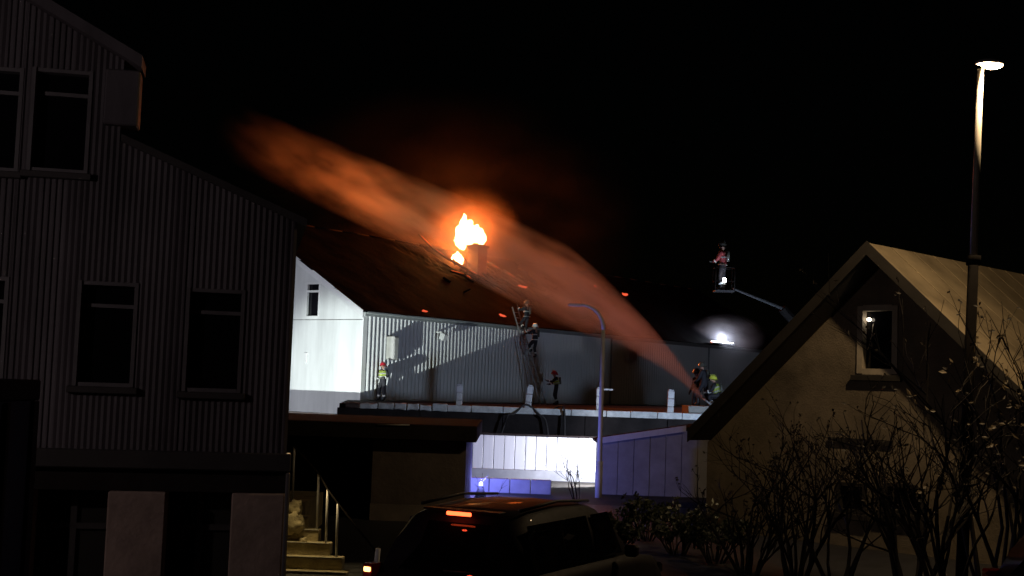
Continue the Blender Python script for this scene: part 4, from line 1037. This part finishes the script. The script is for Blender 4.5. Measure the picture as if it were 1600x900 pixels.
# gable wall with openings
gp0 = ap + hr * OV; gn = -hr
def gloc(px, py):
    p = on_plane(px, py, gp0, gn); return (p - ap).dot(hg), p.z
def rect(x0, y0, x1, y1):
    b0, _ = gloc(x0, (y0 + y1) / 2); b1, _ = gloc(x1, (y0 + y1) / 2); _, zt_ = gloc((x0 + x1) / 2, y0); _, zb = gloc((x0 + x1) / 2, y1); return b0, b1, zb, zt_
hw_ = [rect(1342, 478, 1402, 584), rect(1309, 756, 1352, 800), rect(1380, 758, 1443, 800)]
bcuts = sorted(set([-HWd, HWd, 0] + [v_ for q in hw_ for v_ in q[:2]]))
for a, b in zip(bcuts, bcuts[1:]):
    mid = (a + b) / 2; z = 0
    segs_ = []
    for q in sorted([q for q in hw_ if q[0] - .001 < mid < q[1] + .001], key=lambda q: q[2]): segs_.append((z, q[2])); z = q[3]
    for (z0, z1) in segs_: hbx('gable_wall', 'house_wall', OV, OV + .2, a, b, z0, z1)
    za, zb = rzz(a) - TR - .005, rzz(b) - TR - .005
    wallpoly('gable_wall', 'house_wall', [(a, z), (b, z), (b, max(z + .01, zb)), (a, max(z + .01, za))], .2, ho, HMx @ Matrix.Translation((OV, 0, 0)))
for i, (b0, b1, z0, z1) in enumerate(hw_):
    wv = hbx('window', 'dark_glass', OV + .13, OV + .14, b0, b1, z0, z1)
    fm = 'frame_cream' if i == 0 else 'house_dark'; f = .10 if i == 0 else .05
    for q in ((b0 - .02, b0 + f, z0, z1), (b1 - f, b1 + .02, z0, z1)): hbx('window_frame', fm, OV - .04, OV + .125, *q, parent=wv)
    for q in ((b0 + f + .003, b1 - f - .003, z0 - .02, z0 + f), (b0 + f + .003, b1 - f - .003, z1 - f, z1 + .02)): hbx('window_frame', fm, OV - .035, OV + .125, *q, parent=wv)
    hbx('window_sill', 'house_dark', OV - .12, OV - .002, b0 - .12, b1 + .12, z0 - .15, z0 - .03, .01, wv)
hbx('band_course', 'house_dark', OV - .06, OV - .002, gloc(1296, 690)[0], gloc(1396, 690)[0], gloc(1350, 694)[1], gloc(1350, 686)[1])
hbx('side_wall', 'house_wall', OV + .2, 11.8, HWd - .2, HWd, 0, rzz(HWd) - .2)
hbx('side_wall', 'house_wall', OV + .2, 11.8, -HWd, -HWd + .2, 0, rzz(HWd) - .2)
hbx('back_wall', 'house_wall', 11.6, 11.8, -HWd + .2, HWd - .2, 0, rzz(HWd) - .2)
# bulb standing for a lamp reflection, glow added just clear of the attic pane
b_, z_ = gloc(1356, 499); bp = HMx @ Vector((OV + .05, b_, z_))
bu = empty('window_glint', bp, 0, 'small lit bulb standing for a lamp reflection in the attic window of the tan house', 'glint')
bm = bmesh.new(); rounded_blob(bm, (0, 0, 0), .05, 2, 0, 0, (1, .7, .8)); build('glass', bm, 'glint', bu, smooth=True)  # glowing blob in place of the reflection
tubeo('pale_line', 'frame_cream', bu, [(.09, 0, -.08), (.06, 0, -.32), (-.02, 0, -.62)], .009, 6)  # pale line below the added glint

# ------------------------------------------------------------------ aerial platform with crew behind the house
py_ = 47.0
kb = at_y(1131, 440, py_)
tr = empty('aerial_platform_truck', (kb.x + 6.5, py_ + 2.0, 0.0), 0, 'aerial platform truck with thin boom reaching out from behind the tan house', 'truck')
o_ = tr.location
pts = [Vector((0, 0, 2.2)), at_y(1222, 482, py_ + .6) - o_, kb - o_ + Vector((.35, 0, -.25))]
tubeo('lower_boom', 'pole_dark', tr, [pts[0], pts[1]], [.22, .16], 6, False)
tubeo('upper_boom', 'boom_grey', tr, [pts[1], (pts[1] + pts[2]) / 2], [.06, .05], 6, False)
tubeo('boom_tip', 'trim_dark', tr, [(pts[1] + pts[2]) / 2, pts[2]], [.05, .04], 6, False)
tubeo('turntable', 'jacket_red', tr, [(0, 0, 1.1), (0, 0, 2.3)], [.8, .5], 14)
boxo('chassis', 'jacket_red', tr, -1.2, 1.2, -3, 4, .7, 1.1, .05); boxo('cab', 'jacket_red', tr, -1.2, 1.2, 4.1, 6.2, .6, 2.6, .1)
for xw in (-1.05, 1.05):
    for yw in (-2, -.8, 4.9):
        bm = bmesh.new(); tube(bm, [(xw - .15, yw, .5), (xw + .15, yw, .5)], .5, 18); build('wheel', bm, 'rubber', tr)
bk = kb - o_
def bar(a, b): tubeo('basket_rail', 'pole_dark', tr, [bk + Vector(a), bk + Vector(b)], .02, 5)
for z in (.0, .5):
    for a, b in (((-.35, -.3, z), (.35, -.3, z)), ((.35, -.3, z), (.35, .3, z)), ((.35, .3, z), (-.35, .3, z)), ((-.35, .3, z), (-.35, -.3, z))): bar(a, b)
for a in ((-.35, -.3), (.35, -.3), (.35, .3), (-.35, .3)): bar((*a, -.35), (*a, .5))
boxo('basket_floor', 'trim_dark', tr, bk.x - .36, bk.x + .36, bk.y - .31, bk.y + .31, bk.z - .38, bk.z - .34)
bt = boxo('basket_lamp', 'lamp_white', tr, bk.x - .1, bk.x + .03, bk.y - .36, bk.y - .325, bk.z - .06, bk.z + .1, .02)
ba = person('firefighter in red jacket standing high in the dark platform basket', kb + Vector((-.05, 0, -.33)), head_to(Vector((-.8, .5, 0))), dict(elL=(-.26, .08, 1.15), wrL=(-.18, .3, 1.05), haL=(-.18, .37, 1.06)), 'helmet_dark', None, True, 'jacket_red')
light('basket_light', 'SPOT', kb + Vector((-.04, -.55, .0)), 9, (1.0, 0.85, 0.8), tr, .05, kb + Vector((-.15, .1, .7)), 100)

# ------------------------------------------------------------------ vegetation
def shrub(label, base, h, nst, spread, seed, leaf=None, nleaf=0, thick=.022, group='bare shrubs', depth=4, name='bare_shrub', lsize=.05):
    rnd = random.Random(seed); o = empty(name, base, 0, label, 'shrub', group)
    tips = []; bms = bmesh.new(); bmt = bmesh.new()
    def grow(p, d, ln, r, lev):
        pts = [p]; q = p.copy(); dd_ = d.copy()
        n_ = 4
        for i in range(n_):
            dd_ = (dd_ + Vector((rnd.gauss(0, .13), rnd.gauss(0, .13), rnd.gauss(.04, .08)))).normalized(); q = q + dd_ * ln / n_; pts.append(q.copy())
        tube(bms if lev < 2 else bmt, pts, [r * (1 - .5 * i / n_) for i in range(n_ + 1)], 5 if lev < 2 else 3)
        tips.append((q.copy(), dd_))
        if lev >= depth: return
        for k in range(rnd.randint(2, 3)):
            i = rnd.randint(2, n_); nd = (dd_ + Vector((rnd.gauss(0, .5), rnd.gauss(0, .5), rnd.gauss(.1, .3)))).normalized()
            grow(pts[i].copy(), nd, ln * rnd.uniform(.5, .75), r * .55, lev + 1)
    for s in range(nst):
        a = rnd.uniform(0, 6.28); d = Vector((math.cos(a) * spread, math.sin(a) * spread, 1)).normalized()
        grow(Vector((math.cos(a) * .15, math.sin(a) * .15, 0)), d, h * rnd.uniform(.36, .5), thick * rnd.uniform(.7, 1.2), 1)
    build('stems', bms, 'bark', o); build('twigs', bmt, 'bark', o)
    if leaf and nleaf:
        bm = bmesh.new()
        for i in range(nleaf):
            p, d = rnd.choice(tips); p = p + Vector((rnd.gauss(0, .012), rnd.gauss(0, .012), rnd.gauss(0, .012)))
            u = Vector((rnd.gauss(0, 1), rnd.gauss(0, 1), rnd.gauss(0, 1))).normalized(); v = u.orthogonal().normalized(); sz = lsize * rnd.uniform(.5, 1.3)
            nn = u.cross(v)
            a = [p, p + u * sz * .5 + v * sz * .32 + nn * sz * .08, p + u * sz, p + u * sz * .5 - v * sz * .32 + nn * sz * .08]
            bm.faces.new([bm.verts.new(c_) for c_ in a])
        build('leaves', bm, leaf, o)
    return o
sh_specs = [
    (1310, 20.5, 2.9, 6, .35, 'bare shrub with few stems under the attic window of the tan house', 'leaf_dry', 90, .034),
    (1425, 19.5, 3.4, 9, .34, 'bare many-stemmed shrub between attic window and lamp pole', 'leaf_dry', 140, .045),
    (1478, 18.6, 3.8, 8, .28, 'dense bare shrub rising just beside the tall lamp pole', 'leaf_dry', 160, .042),
    (1580, 18.8, 4.6, 10, .35, 'tall leafy-tipped shrub reaching up across the tan roof', 'leaf_lit', 420, .042),
    (1550, 20.0, 5.6, 6, .16, 'tallest thin-stemmed shrub standing behind the leafy-tipped one', 'leaf_dry', 200, .042),
    (1245, 21.0, 3.0, 12, .4, 'low bare shrub at the dark far end of the tan gable', 'leaf_dry', 300, .036),
    (1170, 21.5, 2.3, 12, .45, 'low tangled shrub below the eave of the tan house', 'leaf_dry', 350, .03),
]
for i, (px, Y, h, nst, sp, lab, lf, nl_, th) in enumerate(sh_specs):
    b = at_y(px, 800, Y); shrub(lab, (b.x, Y, 0), h, nst, sp, 40 + i, lf, nl_, th, depth=4, lsize=.12 if i in (3,) else .075)
for i, (px, Y, h, lab) in enumerate(((1010, 26.0, 1.0, 'dark evergreen bush in front of the blue shed'), (960, 24.0, .85, 'dark evergreen bush by the foot of the swan-neck lamp'), (1060, 24.0, 1.05, 'dark evergreen bush beside the highlight-leaved bush'), (1120, 23.0, 1.1, 'dark evergreen bush below the tan house eave'))):
    b = at_y(px, 790, Y); shrub(lab, (b.x, Y, 0), h, 16, .6, 90 + i, 'leaf_green', 900, .018, 'evergreen bushes', 3, 'evergreen_bush', .10)
b = at_y(1086, 775, 25.0); shrub('small bush with leaves coloured as white highlights between shed and tan house', (b.x, 25.0, 0), 1.15, 10, .4, 131, 'leaf_highlight', 46, .016, 'evergreen bushes', 3, 'highlight_bush', .10)
b = at_y(905, 760, 34.0); shrub('sparse bare twigs standing in front of the glaring white wall', (b.x, 34.0, 0), 2.2, 5, .5, 151, None, 0, .018, depth=3)
b = at_y(765, 760, 34.5); shrub('few thin bare twigs in front of the blue garden wall', (b.x, 34.5, 0), 1.0, 3, .5, 152, None, 0, .014, depth=2)
